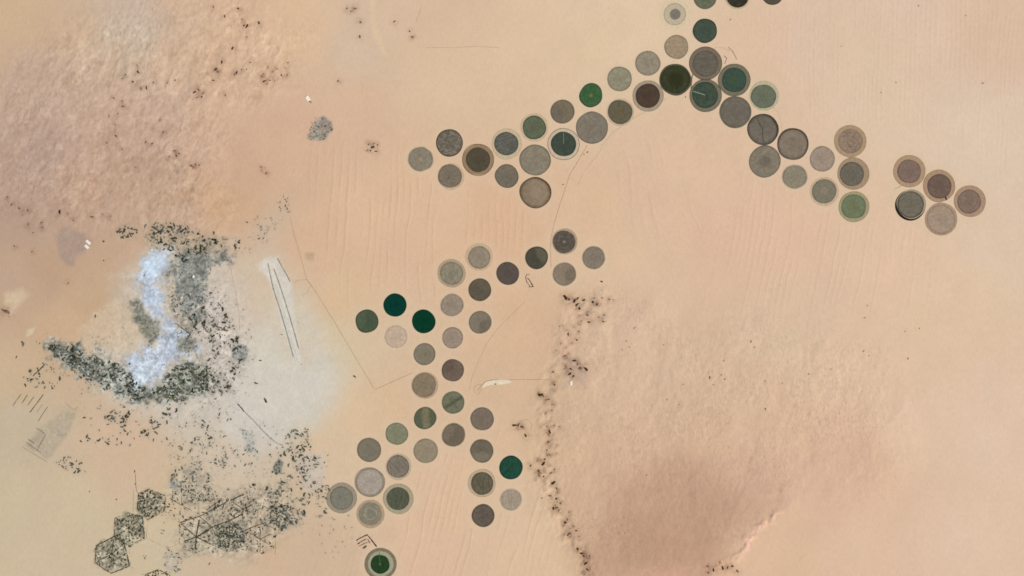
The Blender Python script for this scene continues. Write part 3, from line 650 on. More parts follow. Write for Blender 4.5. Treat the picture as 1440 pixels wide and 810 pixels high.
def crop_material(r, c, o, seed):
    m = NT('crop_soil'); tc = m.n('ShaderNodeTexCoord').outputs['Object']
    u = m.mapping(tc, (1 / r, 1 / r, 1 / r))                       # unit disc
    us = m.mapping(u, loc=(seed * 3.7 % 50, seed * 1.9 % 50, 0))
    c = np.array(c); c2 = np.array(o.get('c2', np.minimum(c * 1.07 + 2, 255))); k = o.get('k', .55)
    ang = R(o.get('ang', 0)); p = o.get('p', 'plain')
    base = m.noise(us, 2.6, 5, .65)
    if p == 'plain': f = m.remap(base, .35, .65)
    elif p == 'none': f = base
    elif p == 'swirl':
        f = m.remap(m.math('ABSOLUTE', m.math('ADD', m.noise(us, 2.1, 2, .5, 1.4), -.5)), .0, .075, 1, 0)
    elif p == 'streak':
        st = m.mapping(us, (1, 1, 1), -ang)
        f = m.remap(m.noise(m.mapping(st, (1.0, 8.0, 1)), 1.1, 5, .66, .9), .4, .6)
    else:
        sep = m.n('ShaderNodeSeparateXYZ'); m.l(m.mapping(u, rot=-ang), sep.inputs[0])
        x, y = sep.outputs[0], sep.outputs[1]
        wob = m.math('MULTIPLY_ADD', m.noise(us, 2.0, 3), .5, -.25)
        if p == 'sector':
            at = m.math('ARCTAN2', m.math('ADD', y, m.math('MULTIPLY', wob, .4)), x)
            f = m.remap(m.math('ABSOLUTE', m.math('ADD', at, wob)), .75, 1.45, .8, 0)
        elif p == 'rings':
            rad = m.math('SQRT', m.math('ADD', m.math('MULTIPLY', x, x), m.math('MULTIPLY', y, y)))
            f = m.remap(m.math('SINE', m.math('MULTIPLY', m.math('ADD', rad, m.math('MULTIPLY', wob, 1.3)), 15.0)), -.3, .9)
            f = m.math('MULTIPLY', f, m.remap(m.noise(us, 1.9, 3), .38, .62, .1, 1))
        elif p == 'stripe':
            f = m.remap(m.math('ABSOLUTE', m.math('ADD', m.math('ADD', y, .06), m.math('MULTIPLY', wob, 1.1))), .1, .5, 1, 0)
        elif p == 'cross':
            d1 = m.math('ABSOLUTE', m.math('ADD', m.math('MULTIPLY', x, .55), m.math('MULTIPLY', y, -.84)))
            d2 = m.math('ABSOLUTE', m.math('ADD', m.math('MULTIPLY', x, .8), m.math('MULTIPLY', y, .6)))
            d = m.math('MINIMUM', m.math('ABSOLUTE', m.math('ADD', d1, m.math('MULTIPLY', wob, .5))), m.math('ADD', d2, m.math('MULTIPLY', base, .25)))
            f = m.remap(d, .02, .26, 1, 0)
    colr = m.mix(m.math('MULTIPLY', f, k if p != 'plain' else .8), rgba(c), rgba(c2))
    if 'spot' in o:
        sc, sr = o['spot']
        ln = m.n('ShaderNodeVectorMath', operation='LENGTH'); m.l(u, ln.inputs[0])
        rr = m.math('ADD', ln.outputs['Value'], m.math('MULTIPLY_ADD', base, .16, -.08))
        colr = m.mix(m.remap(rr, sr * .6, sr * 1.25, .9, 0), colr, rgba(sc))
    fine = m.noise(us, 15.0, 4, .75)
    g = m.math('MULTIPLY', m.remap(fine, .25, .75, .83, 1.17), m.remap(m.noise(us, 4.5, 4, .68, .6), .3, .7, .86, 1.14))
    l2 = m.n('ShaderNodeVectorMath', operation='LENGTH'); m.l(u, l2.inputs[0])
    g = m.math('MULTIPLY', g, m.remap(l2.outputs['Value'], .15, .75, .99, 1.08))
    rimf = m.remap(m.math('ADD', l2.outputs['Value'], m.math('MULTIPLY_ADD', base, .26, -.13)), o.get('rim0', .84), 1.02, 0, .75)
    colr = m.mix(rimf, colr, rgba(o['rim'][0] if 'rim' in o else c * .84))
    rut = m.math('SINE', m.math('MULTIPLY', m.math('ADD', l2.outputs['Value'], m.math('MULTIPLY', base, .05)), 40.0 + seed % 9))
    g = m.math('MULTIPLY', g, m.remap(m.math('MULTIPLY', rut, m.remap(m.noise(us, 1.7, 3), .35, .65)), 0.0, 1.0, 1.0, .91))
    gc = m.n('ShaderNodeCombineColor')
    for i in range(3): m.l(g, gc.inputs[i])
    m.l(m.mix(1.0, colr, gc.outputs[0], 'MULTIPLY'), m.b.inputs['Base Color'])
    m.bump(m.noise(us, 22.0, 3, .7), 1.2, 1.0)
    return m.m


for fi, (cx, cy, r, c, o, lab) in enumerate(F):
    rs = np.random.default_rng(100 + fi)
    t = link('pivot_crop_circle', None); t.location = (wx(cx), wy(cy), 0)
    tag(t, lab, 'crop field', 'round fields watered by pivot sprinklers')
    fz = o.get('fuzz', 0); RM = r * S; N = 110
    if o.get('halo', (0,))[0]:
        hr, hc = o['halo']; th, q = outline(hr * S, N, .012, 1.2, rs)
        link('outer_halo', disc('outer_halo', th, q, .5), soil_c('halo_sand', hc, var=.04), t)
    if 'ring' in o:
        rr, rc = o['ring']; th, q = outline(rr * S, N, .006, 0, rs)
        link('outer_ring', disc('outer_ring', th, q, .7, 12, 10), soil_c('ring_soil', rc, var=.08), t)
    if 'cres' in o:
        rr, rc = o['cres']; th, q = outline(rr * S, N, .006, 0, rs)
        link('dark_crescent', disc('dark_crescent', th, q, .7, -6, -20), soil_c('crescent_soil', rc, var=.15), t)  # offset dark disc, showing as a crescent along the lower edge
    mdx = mdy = 0
    if 'm' in o:
        mr, mc, mdx, mdy = o['m']; mdx *= S; mdy *= -S
        th, q = outline(mr * S, N, .012, .4 if fz else .15, rs)
        link('bare_margin', disc('bare_margin', th, q, 1.0, mdx, mdy), soil_c('margin_sand', mc, var=.05), t)
    if 'line' in o:
        lr, lc = o['line']; th, q = outline(lr * S, N, .012, 0, rs)
        link('ring_track', ringmesh('ring_track', th, q - 10, q + 7, 1.3, mdx, mdy), soil_c('ring_track_soil', lc, var=.08), t)
    th, q = outline(RM, N, .016, fz, rs)
    if not fz and 'm' not in o and 'rim' not in o:
        link('soft_edge', disc('soft_edge', th, q + 13, 1.5), soil_c('soft_edge_soil', np.round(np.array(c) * .5 + np.array((214, 186, 156)) * .5), var=.06), t)
    if fz:
        sand = np.array(o['m'][1] if 'm' in o else (216, 188, 158)); c_ = np.array(c)
        t2, q2 = th, q + 12 + 7 * fz
        link('soft_edge', disc('soft_edge', t2, q2, 1.5), soil_c('soft_edge_soil', np.round(c_ * .42 + sand * .58), var=.06), t)
    link('crop', disc('crop', th, q, 2.0), crop_material(RM, c, o, fi), t)
    rc, rw = o.get('rim', (np.array(c) * .86, .7))
    if not fz:
        link('edge_strip', ringmesh('edge_strip', th, q - rw * S * .7 * (1 + .8 * np.sin(th + rs.uniform(0, 6.28)) * rs.uniform(.3, 1) + .5 * np.sin(2 * th + rs.uniform(0, 6.28)) * rs.uniform(.2, .8)), q + 3, 2.5), soil_c('edge_soil', np.round(rc), var=.16), t)
    for key in ('arm', 'arm2'):
        if key in o:
            a, ac = o[key]; a = R(a); L = RM * o.get('alen', .97); hw = 9.0
            ca, sa = math.cos(a), math.sin(a); bend = .06 * L if fi == 19 else 0
            V = []; Fc = []; n = 8
            for i in range(n + 1):
                tt = i / n; off = bend * math.sin(tt * math.pi) * (1 if key == 'arm' else -1)
                for s in (-1, 1):
                    for z in (2.2, 4.5):
                        V.append((ca * L * tt - sa * (s * hw + off), sa * L * tt + ca * (s * hw + off), z))
            for i in range(n):
                b = 4 * i
                Fc += [(b + 1, b + 3, b + 7, b + 5), (b, b + 1, b + 5, b + 4), (b + 2, b + 6, b + 7, b + 3)]
            link('sprinkler_arm', mesh('sprinkler_arm', V, Fc), soil_c('arm_steel', ac, var=.05), t)

# ------------------------------------------------------------------ vegetation and rocks
def clump_mesh(name, seed, leaves=150, stretch=1.6):
    rs = random.Random(seed); V = []; Fc = []
    nl = rs.randint(4, 6); a0 = rs.uniform(-.5, .5); lobes = []; px = -.55 * stretch; py = 0.0
    for i in range(nl):
        lobes.append((px, py, rs.uniform(.34, .58))); a0 += rs.uniform(-.9, .9)
        px += .42 * stretch * 2 / nl * 1.5 * math.cos(a0) * .75; py += .5 * math.sin(a0)
    for lx, ly, lr in lobes:                                       # dense cores
        b = len(V); n = 9
        rad = [lr * rs.uniform(.7, 1.15) for _ in range(n)]
        V.append((lx, ly, lr * .55))
        for f, z in ((.62, .42), (1.0, .0)):
            V += [(lx + f * rad[i] * math.cos(6.283 * i / n), ly + f * rad[i] * math.sin(6.283 * i / n), lr * z - (.06 if z == 0 else 0)) for i in range(n)]
        for i in range(n):
            j = (i + 1) % n
            Fc += [(b, b + 1 + i, b + 1 + j), (b + 1 + i, b + 1 + n + i, b + 1 + n + j, b + 1 + j)]
    for _ in range(leaves):                                        # fronds
        lx, ly, lr = rs.choice(lobes); a = rs.uniform(0, 6.283); d = lr * math.sqrt(rs.random()) * 1.3
        x, y = lx + d * math.cos(a), ly + d * math.sin(a); z = lr * .6 * max(0.05, 1 - (d / lr / 1.35) ** 2) + rs.uniform(0, .06)
        s = rs.uniform(.07, .16); a2 = a + rs.uniform(-.7, .7); b = len(V)
        V += [(x - s * .35 * math.sin(a2), y + s * .35 * math.cos(a2), z), (x + s * .35 * math.sin(a2), y - s * .35 * math.cos(a2), z + .03), (x + s * 1.2 * math.cos(a2), y + s * 1.2 * math.sin(a2), z - rs.uniform(-.02, .08))]
        Fc.append((b, b + 1, b + 2))
    return V, Fc


def rock_mesh(name, seed):
    rs = random.Random(seed); bm = bmesh.new()
    bmesh.ops.create_icosphere(bm, subdivisions=2, radius=1)
    sx, sy = rs.uniform(.8, 1.5), rs.uniform(.5, .9)
    ph = [rs.uniform(0, 6) for _ in range(6)]
    for v in bm.verts:
        c = v.co; k = 1 + .22 * math.sin(3.1 * c.x + ph[0]) + .2 * math.sin(4.3 * c.y + ph[1]) + .16 * math.sin(5.7 * c.x * c.y + ph[2]) + rs.uniform(-.13, .13)
        v.co = Vector((c.x * k * sx, c.y * k * sy, max(c.z, -.25) * k * .5))
    me = bpy.data.meshes.new(name); bm.to_mesh(me); bm.free()
    return me


def leaf_mat(name, c): return soil_c(name, c, var=.3, scale=2.2, rough=.9)


LM = [leaf_mat('foliage_dark', (58, 63, 50)), leaf_mat('foliage_grey', (98, 103, 96)), leaf_mat('foliage_olive', (94, 98, 72))]
LM += [leaf_mat('scrub_brown', (80, 72, 62)), leaf_mat('foliage_deep', (44, 49, 37))]
RMAT = [soil_c('rock_dark', (60, 50, 42), var=.3, scale=1.8), soil_c('rock_brown', (120, 98, 80), var=.25, scale=1.8), soil_c('rock_pale', (166, 136, 112), var=.15, scale=1.8)]  # dark rock tone also stands in for shadows of the western buttes
CL = {}
for mi in range(5):
    for s in range(7):
        V, Fc = clump_mesh('tree_clump', s * 31 + 5, stretch=(1.0 if s % 2 else 2.0))
        me = mesh('tree_clump', V, Fc); me.materials.append(LM[mi]); CL[(mi, s)] = (me, V, Fc)
RK = {}
for mi in range(3):
    for s in range(6):
        me = rock_mesh('rock_outcrop', s * 17 + 3); me.materials.append(RMAT[mi]); RK[(mi, s)] = me


def inpoly(poly, x, y): return float(sdist(poly, np.array([x], float), np.array([y], float))[0]) > 0


def scatter(poly, n, clus=0, seed=0):
    rs = random.Random(seed); xs = [p[0] for p in poly]; ys = [p[1] for p in poly]; out = []; g = 0
    while len(out) < n and g < n * 60:
        g += 1; x, y = rs.uniform(min(xs), max(xs)), rs.uniform(min(ys), max(ys))
        if not inpoly(poly, x, y): continue
        if clus and float(fbm(np.array([x / clus]), np.array([y / clus]), seed + 3, 3)[0]) < rs.uniform(-.35, .3): continue
        out.append((x, y))
    return out


CLUMPS = []     # x, y, radius px, mat, label, group, rot
def clumps(poly, n, r0, r1, mats, lab, grp, clus=0, seed=0):
    rs = random.Random(seed + 1)
    for x, y in scatter(poly, n, clus, seed):
        r = (r0 + (r1 - r0) * rs.random() ** 1.8) * 1.18
        CLUMPS.append((x, y, r, rs.choice(mats), lab, grp, rs.uniform(0, 6.28)))


clumps(BAND[:16] + [(196,566),(176,560),(152,548),(130,540),(112,530),(96,516),(76,502)], 520, .9, 2.6, [0,0,4,1,1], "grey green tree clump in the dense grove band west of the white salt flat", "trees of the western grove band", 10, 11)
clumps([(206,549),(226,536),(246,516),(266,510),(288,512),(296,530),(290,548),(266,560),(240,566),(216,563)], 260, .9, 2.5, [0,4,2,2,1], "olive green tree clump in the grove below the white salt flat", "trees of the grove below the salt flat", 9, 12)
clumps(TOWN, 300, .75, 2.5, [0,4,3,1], "dark scrub clump on pinkish ground east of the white salt flat", "scrub east of the salt flat", 10, 13)
clumps([(196,318),(220,312),(262,318),(292,335),(345,338),(342,348),(322,360),(300,358),(276,362),(258,368),(240,355),(215,348)], 200, .9, 2.6, [0,4,1,3], "dark scrub clump along the rim north of the grey flat", "scrub along the rim north of the grey flat", 9, 14)
clumps(GREY, 330, .5, 1.2, [1,1,0], "small low bush on the grey flat beside the salt flat", "bushes on the grey flat", 0, 15)
clumps(OLIVE, 80, .6, 1.4, [1,2], "small olive bush in the patch left of the salt flat's neck", "bushes in the olive patch", 0, 16)
clumps([(24,540),(40,520),(62,508),(72,516),(88,532),(78,548),(56,548),(36,545)], 42, .8, 2.3, [0,3], "dark scrub clump among loose tufts at the far left", "loose tufts at the far left", 8, 17)
clumps([(130,565),(200,570),(280,566),(330,575),(330,610),(270,625),(215,625),(140,628),(108,628)], 95, .8, 2.3, [0,3,3], "dark scrub clump on tan sand south of the grove", "scrub south of the grove", 11, 18)
clumps([(78,650),(96,640),(124,652),(120,664),(100,668)], 30, .9, 2.2, [0,3], "dark bush in the small isolated patch of bushes lower left", "isolated patch of bushes lower left", 0, 19)
clumps([(240,626),(300,620),(360,630),(372,650),(300,664),(250,655)], 130, .5, 1.7, [0,3,1,1], "small scrub clump between the salt country and hexagonal farms", "scrub above the hexagonal farms", 9, 20)
clumps([(378,612),(434,600),(440,640),(420,660),(400,640),(380,650)], 90, .8, 2.3, [0,1,0], "grey green clump by the end of the dark canal", "trees by the end of the canal", 9, 21)
clumps([(400,655),(448,640),(462,690),(458,728),(430,728),(400,745),(372,742),(380,700)], 230, .6, 2.1, [0,1,1,3], "grey clump in scrubland left of the nearest irrigated circle", "scrubland beside the circles", 9, 22)
clumps([(240,665),(272,650),(296,668),(300,688),(270,712),(240,704)], 190, .6, 1.7, [0,3,1], "dark bush in the speckled patch above the hexagonal farms", "bushes above the hexagonal farms", 7, 23)
clumps([(285,695),(360,680),(400,690),(372,742),(350,775),(300,776),(290,740)], 420, .5, 1.5, [0,1,1,3], "small grey bush scattered between the long diagonal hedges", "bushes between the diagonal hedges", 8, 24)
clumps([(304,738),(336,737),(346,752),(338,770),(306,771)], 150, .8, 2.1, [0,1], "dark tree clump in the round planting right of the star farm", "trees in the round planting", 0, 25)
clumps([(380,712),(405,710),(412,735),(398,746),(380,735)], 95, .8, 2.3, [0,1], "dark grey clump in the thicket at the hedges' right end", "thicket at the hedges' end", 0, 26)
clumps([(388,275),(405,272),(408,304),(392,305)], 16, .7, 1.5, [3], "brown scrub tuft at the upper corner of the thin track", "tufts at the track corner", 0, 27)
clumps([(358,305),(395,300),(392,325),(370,335),(358,330)], 14, .7, 1.6, [1], "faint grey green tuft above the airfield", "tufts above the airfield", 0, 28)
clumps([(250,452),(276,470),(276,494),(262,500),(248,494)], 45, .7, 1.6, [1,2], "grey green bush in the round thicket at the salt flat's corner", "round thicket at the salt corner", 0, 29)
clumps([(436,164),(467,165),(466,185),(456,196),(436,198)], 48, .6, 1.5, [0,1,3], "dark scrub clump in the isolated grey patch upper left", "scrub of the isolated grey patch", 0, 30)
clumps([(163,325),(172,318),(197,318),(192,330),(180,338),(170,334)], 46, .9, 2.0, [0,0,3], "black green clump in the dark thicket above the orange sand", "dark thicket above the orange sand", 0, 31)
clumps([(340,605),(358,604),(360,634),(345,636)], 28, .6, 1.4, [1], "blue grey bush in the small bluish patch beside the canal", "bushes of the bluish patch", 0, 32)
clumps([(328,486),(348,486),(346,508),(330,508)], 34, .6, 1.5, [1], "blue grey bush in the round patch at the scrub's east edge", "bushes of the round bluish patch", 0, 33)
clumps([(452,725),(490,720),(498,760),(470,785),(440,770)], 22, .5, 1.2, [1], "tiny grey bush below the grey circle nearest the scrubland", "tiny bushes below the grey circle", 7, 34)
clumps([(232,775),(250,770),(258,790),(250,806),(232,806)], 26, .7, 1.6, [3,1], "dark bush between the two lower hexagons", "bushes between the lower hexagons", 0, 35)

clumps([(238,395),(250,405),(262,440),(276,462),(266,468),(250,450),(240,435)], 46, .6, 1.6, [2,3,1], "olive brown bush on the strip between salt flat and grey flat", "bushes between salt flat and grey flat", 0, 36)
clumps([(146,586),(158,578),(164,580),(164,592),(150,596)], 16, .9, 2.4, [0,3,1], "dark clump in the left one of two thickets south of the grove", "left thicket south of the grove", 0, 37)
clumps([(169,582),(180,580),(182,596),(176,608),(168,604)], 18, .9, 2.4, [0,3], "dark clump in the right one of two thickets south of the grove", "right thicket south of the grove", 0, 38)
clumps([(196,606),(207,602),(213,612),(208,618),(196,614)], 14, .9, 2.2, [0,1], "dark clump in the round thicket below the two thickets", "round thicket below the two thickets", 0, 39)
clumps([(210,586),(217,584),(224,598),(218,605),(212,598)], 10, .9, 2.2, [3,0], "brown clump in the hourglass thicket right of the two thickets", "hourglass thicket south of the grove", 0, 40)
clumps([(230,400),(330,400),(362,480),(356,560),(300,600),(220,604),(120,575),(60,515),(50,480),(110,470),(160,470)], 520, .35, 1.0, [1,3,1], "tiny grey bush in the loose speckle around the groves", "speckle of tiny bushes around the groves", 14, 41)
clumps([(190,305),(345,325),(400,300),(405,320),(345,360),(240,372),(195,345)], 150, .35, .9, [1,3], "tiny bush in the loose speckle north of the grey flat", "speckle of tiny bushes north of the grey flat", 10, 42)
clumps([(240,600),(400,590),(465,640),(465,735),(400,770),(230,790),(225,660)], 420, .35, .9, [1,3,1], "tiny grey bush in the loose speckle around the hexagonal farms", "speckle of tiny bushes around the farms", 14, 43)
clumps([(384,657),(392,646),(398,650),(394,664),(388,668),(383,664)], 26, .8, 1.5, [0,4], "dark clump of the compact leaf-shaped thicket above the scrubland", "leaf-shaped thicket above the scrubland", 0, 44)
SINGLE = [
 (231,584,3.4,0,"long black slanting clump just south of the grove's right half",-62),
 (236,594,2.4,0,"short black clump below the long slanting one south of the grove",-55),
 (250,577,2.6,0,"dark slanting clump at the grove's lower right edge",-50),
 (140,620,2.6,0,"dark flat clump left end of the low bush line south of thickets",0),
 (114,620,2.2,3,"thin brown clump at the left end of the low bush line",8),
 (357,681,3.0,0,"dark spindle clump at the left of the small hamlet below the dark patch",15),
 (376,689,3.2,0,"dark clump between the two diagonal hedges' upper ends and the thicket",-15),
 (341,707,2.8,1,"grey clump between upper and middle diagonal hedges",60),
 (347,714,2.2,0,"small dark clump just above the middle diagonal hedge's end",-30),
 (430,720,3.0,0,"dark clump at the lower edge of scrubland beside the circles",-30),
 (457,722,2.4,0,"triangular dark clump nearest the grey-margined circle",-60),
 (246,802,1.8,1,"grey bush cut by the bottom edge between the hexagons",0),
 (826,213.5,1.5,3,"dark brown bush at the upper end of the long thin track",60),
 (822,217,1.0,3,"tiny bush beside the brown one at the track's upper end",60),
 (792,260,1.1,3,"tiny brown bush midway down the long thin track",-20),
 # x, y, r, mat, label, stretch rot deg
 (375,563,3.2,0,"black elongated thicket standing alone on pale ground below the airfield",-35),
 (499,528,1.8,0,"lone black bush beside the thin track east of the airfield",20),
 (360,540,2.2,3,"brown bush at the head of the pale slope above the canal",-50),
 (456.5,650,1.5,0,"small round black bush left of the lower fork's khaki circle",0),
 (182,511,2.0,0,"black tree clump on the left shore of the white salt flat",70),
 (311,475,2.2,0,"dark triangular clump among pale ground above the bluish patch",10),
 (318,466,2.2,2,"olive wedge-shaped clump at the scrub's upper right",-50),
 (135,445,2.0,0,"dark slender clump at the orange sand's right corner",-70),
 (34,482,3.0,1,"grey clump in a pale hollow near the left edge",-20),
 (24,502,1.6,3,"small faint bush below the pale hollow at the left",40),
 (126,691,1.3,3,"tiny dark bush alone on the plain left of the hexagonal farms",0),
 (164,702,1.5,3,"tiny brown bush left of the thin vertical track",0),
 (190,664,1.7,0,"star-shaped bush at the upper tip of the thin vertical track",0),
 (191,681,1.2,0,"small bush halfway down the thin vertical track",0),
 (294,792,1.8,1,"grey bush below the star farm near the bottom edge",80),
 (118,586,1.8,3,"small brown bush between the striped farm and the grove",60),
 (343,639.5,1.6,0,"black speck of a bush left of the bluish patch",0),
 (318,639,1.7,0,"dark bush pair on the sand below the canal",-60),
 (424,512,1.0,3,"tiny bush just beyond the lower end of the runway",0),
 (397,470,1.3,1,"faint grey bush left of the runway",80),
 (366,508,1.7,3,"thin brown bush on pale ground between scrub and runway",-40),
 (348,312,1.6,3,"brown bush on orange sand above the grey rim",0),
 (302,327,1.8,3,"small brown bush on orange sand right of the dark thicket",-30),
 (365,336,1.7,3,"dark brown bush at the rim's right end",0),
 (146,366,1.5,3,"black speck on orange sand left of the salt flat",0),
 (146,339,2.0,3,"reddish brown bush between the white roofs and dark thicket",0),
 (203,388,1.6,0,"black bush on the left edge of the salt flat's neck",-20),
 (514,770.5,2.6,0,"black thicket inside the black bracket-shaped windbreak",0),
]


def put_clump(x, y, r, mat, lab, grp, rot, si):
    me = CL[(mat, si % 7)][0]
    o = bpy.data.objects.new('tree_clump', me); COL.objects.link(o)
    o.location = (wx(x), wy(y), hgt(x, y)); o.rotation_euler = (0, 0, rot)
    sc = r * S; o.scale = (sc, sc, sc * .55)
    tag(o, lab, 'bush' if mat == 3 else 'tree clump', grp)


for i, (x, y, r, mi, lab, rot) in enumerate(SINGLE):
    put_clump(x, y, r, mi, lab, 'lone dark bushes', R(rot), i * 2)
CLUMPS.sort(key=lambda q: -q[2])
NI = 300 - len(SINGLE)
for i, (x, y, r, mi, lab, grp, rot) in enumerate(CLUMPS[:NI]):
    put_clump(x, y, r, mi, lab, grp, rot, i)
V = []; Fc = []; MI = []
for i, (x, y, r, mi, lab, grp, rot) in enumerate(CLUMPS[NI:]):
    _, v0, f0 = CL[(mi, i % 7)]; b = len(V); ca, sa = math.cos(rot), math.sin(rot); z0 = hgt(x, y)
    f0 = f0[:-90]
    V += [(wx(x) + r * S * (ca * a - sa * c), wy(y) + r * S * (sa * a + ca * c), z0 + r * S * .55 * z) for a, c, z in v0]
    Fc += [tuple(b + q for q in f) for f in f0]; MI += [mi] * len(f0)
me = mesh('scrub_cover', V, Fc)
for mm in LM: me.materials.append(mm)
me.polygons.foreach_set('material_index', MI)
tag(link('scrub_cover', me), 'fine scatter of small bushes over the oasis ground', 'scrub', kind='stuff')

# rocks ------------------------------------------------------------
ROCKS = []
def rocks(pts, r0, r1, mats, lab, grp, seed=0):
    rs = random.Random(seed)
    for p in pts:
        ROCKS.append((p[0], p[1], p[2] if len(p) > 2 else r0 + (r1 - r0) * rs.random() ** 1.6, rs.choice(mats), lab, grp, rs.uniform(0, 6.28)))


rocks([(335,12,1.5),(316,23,1.1),(300,10,1),(347,37,2),(343,36,1.3),(340,27,.9),(347,52,.9),(327,68,1.4),(312,88,1.6),(303,98,1.8),(306,101,1.2),(300,113,1.4),(340,98,1),(333,102,1.3),(330,105,1),(347,97,1),(352,88,.8),(317,134,1.2)], 1, 2, [0,0,1], "dark rock on the hilltops right of the upper left hills", "rocks on the right of the upper left hills", 1)
rocks([(187,115,1.4),(194,101,1.4),(199,125,1.4),(206,123,1.6),(216,116,1),(172,110,1),(177,105,.9),(160,138,1.1),(172,142,1.1),(174,150,1.6),(166,160,1.2),(153,163,.8),(162,175,.8),(163,191,1.1),(150,201,.9),(230,186,1.3),(225,169,.8),(246,113,1.1),(235,117,.8),(193,92,.9)], 1, 2, [0,0,1], "dark rock in the loose line across the upper left hills", "rocks in a line across the upper left hills", 2)
rocks([(273,130,1.8),(279,126,1.2),(284,136,1.2),(277,137,.9),(286,131,1)], 1, 2, [0], "dark rock in the tight cluster on the upper left hills", "tight rock cluster on the upper left hills", 3)
rocks([(364,32,1.4),(368,107,1.2),(372,114,1.6),(380,113,1.2),(386,113,1),(370,104,.9),(377,95,.9),(396,106,1.3),(404,105,1.1),(384,101,.8),(400,95,.7),(405,88,1),(390,97,.8),(376,118,1)], 1, 2, [0,1], "dark rock in the cluster above the white block", "rocks above the white block", 4)
rocks([(506,52,1.5),(507,31,1.6),(555,30,1.5),(580,52,1.7),(576,44,1),(475,114,1.1),(500,12,1.6),(488,12,1.4),(493,16,1.2)], 1, 2, [1,0], "brown rock on the plain at the top, left of centre", "rocks on the plain at the top", 5)
rocks([(518,203,1.1),(524,207,1.6),(521,212,1),(529,213,1.3),(531,204,1),(517,211,.8),(526,202,.9)], 1, 2, [0], "black rock in the small cluster left of the upper arc", "small rock cluster left of the upper arc", 6)
rocks([(367,235,1),(374,244,1.4),(368,240,.8)], 1, 2, [0,1], "dark rock of the pair on pink sand above the track corner", "rock pair above the track corner", 7)
rocks([(11,277,1),(16,288,1.4),(27,293,1.7),(39,296,.9),(40,315,1.4),(59,313,1.4),(60,320,1.2),(47,327,1.1),(32,302,.8),(84,298,1.8),(95,300,.9),(129,305,1.8),(144,301,1),(156,304,1),(103,310,.9),(45,354,.9),(20,346,1),(96,398,1),(190,235,.8)], 1, 2, [0,1,1], "small brown rock on orange sand at the left edge", "rocks on orange sand at the left", 8)
rocks([(246,212,1.6),(252,216,1.3),(248,219,1),(270,234,1.9),(275,231,1.1),(280,232,1),(238,220,.9),(172,211,1.1),(205,200,1.3),(214,202,1.1)], 1, 2, [0,1], "brown rock on the ridge above the dark thicket", "rocks on the ridge above the thicket", 9)
rocks([(7,437,3.4),(12,440,2)], 1, 2, [1], "grey brown outcrop cut by the left edge", "outcrop at the left edge", 10)
rocks([(795,418,3.2),(800,421,1.6),(808,423,1.8),(812,420,1.6),(812,428,2),(815,434,1.6),(821,422,1.8),(834,425,1.9),(840,428,1.2),(836,419,1),(847,419,1.1),(857,421,1),(862,421,.8),(826,443,1.3),(828,453,1.3),(849,443,1.2),(848,452,1.3),(842,446,.9)], 1, 2, [0], "black rock along the plateau's upper left corner", "rocks at the plateau's upper left corner", 11)
rocks([(799,470,1.7),(814,466,1.2),(811,478,1.1),(795,500,1),(782,493,.9),(793,501,1.2),(808,507,2),(816,518,2.6),(824,519,2),(803,519,1.6),(801,526,1.8),(806,529,1.5),(812,512,1.3),(780,541,1.7),(760,555,2.2),(764,557,1.3),(771,562,1.4),(776,577,1),(779,598,1),(786,600,.9),(778,523,1)], 1, 2, [0,0,1], "dark rock on the plateau's ragged western edge", "rocks on the plateau's western edge", 12)
rocks([(773,607,1.9),(772,612,1.4),(771,621,1.2),(769,633,1.3),(766,646,1.3),(764,652,2),(759,664,2.4),(758,668,1.6),(764,670,1.2),(775,665,1.6),(780,660,1.1),(778,679,2),(783,687,1.2),(773,697,1.7),(782,701,1.6),(788,708,1.2),(778,715,2),(783,714,1.4),(786,718,1),(746,655,1.2),(800,720,1),(798,730,1.4),(795,735,1.7),(800,751,2),(810,746,1.3),(814,754,1.1),(812,772,1.8),(818,778,2.2),(821,782,1.3),(824,792,1.6),(826,801,1.6),(806,740,.9),(770,640,.8),(762,700,.9)], 1, 2, [0,0,1], "dark rock in the long line down the plateau's foot", "rock line down the plateau's foot", 13)
rocks([(995,796,1.1),(1003,801,1.5),(1016,798,2),(1023,798,1.4),(1030,796,1.6),(1037,803,1.6),(1012,790,.9),(996,805,1)], 1, 2, [0], "black rock in the short row at the plateau's lower tip", "short rock row at the plateau's lower tip", 14)
rocks([(724,598,2.2),(729,597,1.6),(733,600,1.6),(739,612,2),(736,601,1)], 1, 2, [0], "black rock of the cluster right of the lower column's top", "rocks right of the lower column's top", 15)
rocks([(846,396,1.2)], 1, 2, [0], "single small dark rock below the light mottled circle", "single rock", 16)
rocks([(1330.5,279.5,1.7)], 1, 2, [0], "black speck of rock between the far right circles", "single rock at the far right", 17)
rocks([(892,461,1.1),(881,480,1.2),(885,488,1),(933,485,1),(875,492,.9),(1056,480,1.5),(1061,488,1.2),(1018,507,1.2),(1014,527,1.1),(1019,533,1.1),(998,531,1.3),(1003,541,1),(961,541,1),(938,562,1.2),(955,569,1),(1076,536,1.2),(1076,575,1),(1216,447,1.2),(1214,494,1.2),(1222,500,1),(1277,504,1.4),(1168,519,1),(1137,526,1.1),(1100,539,1),(1220,430,1),(1293,462,.9),(1273,466,1)], 1, 2, [1,2,2], "faint brown rock on the stony plateau's surface", "rocks strewn over the plateau", 18)
rocks([(879,749,1.2),(909,668,1)], 1, 2, [1,2,2], "faint brown rock on the dark southern plateau", "rocks on the southern plateau", 19)
rocks([(1027,28,1.1),(964,136,1),(1260,116,1),(1239,130,.9),(1292,8,1.2),(1382,117,.9),(1358,22,.8),(1183,65,.8)], 1, 2, [1,2,2], "faint brown speck of rock on the upper right plain", "rocks on the upper right plain", 20)
rs_ = random.Random(99); fine_ = []
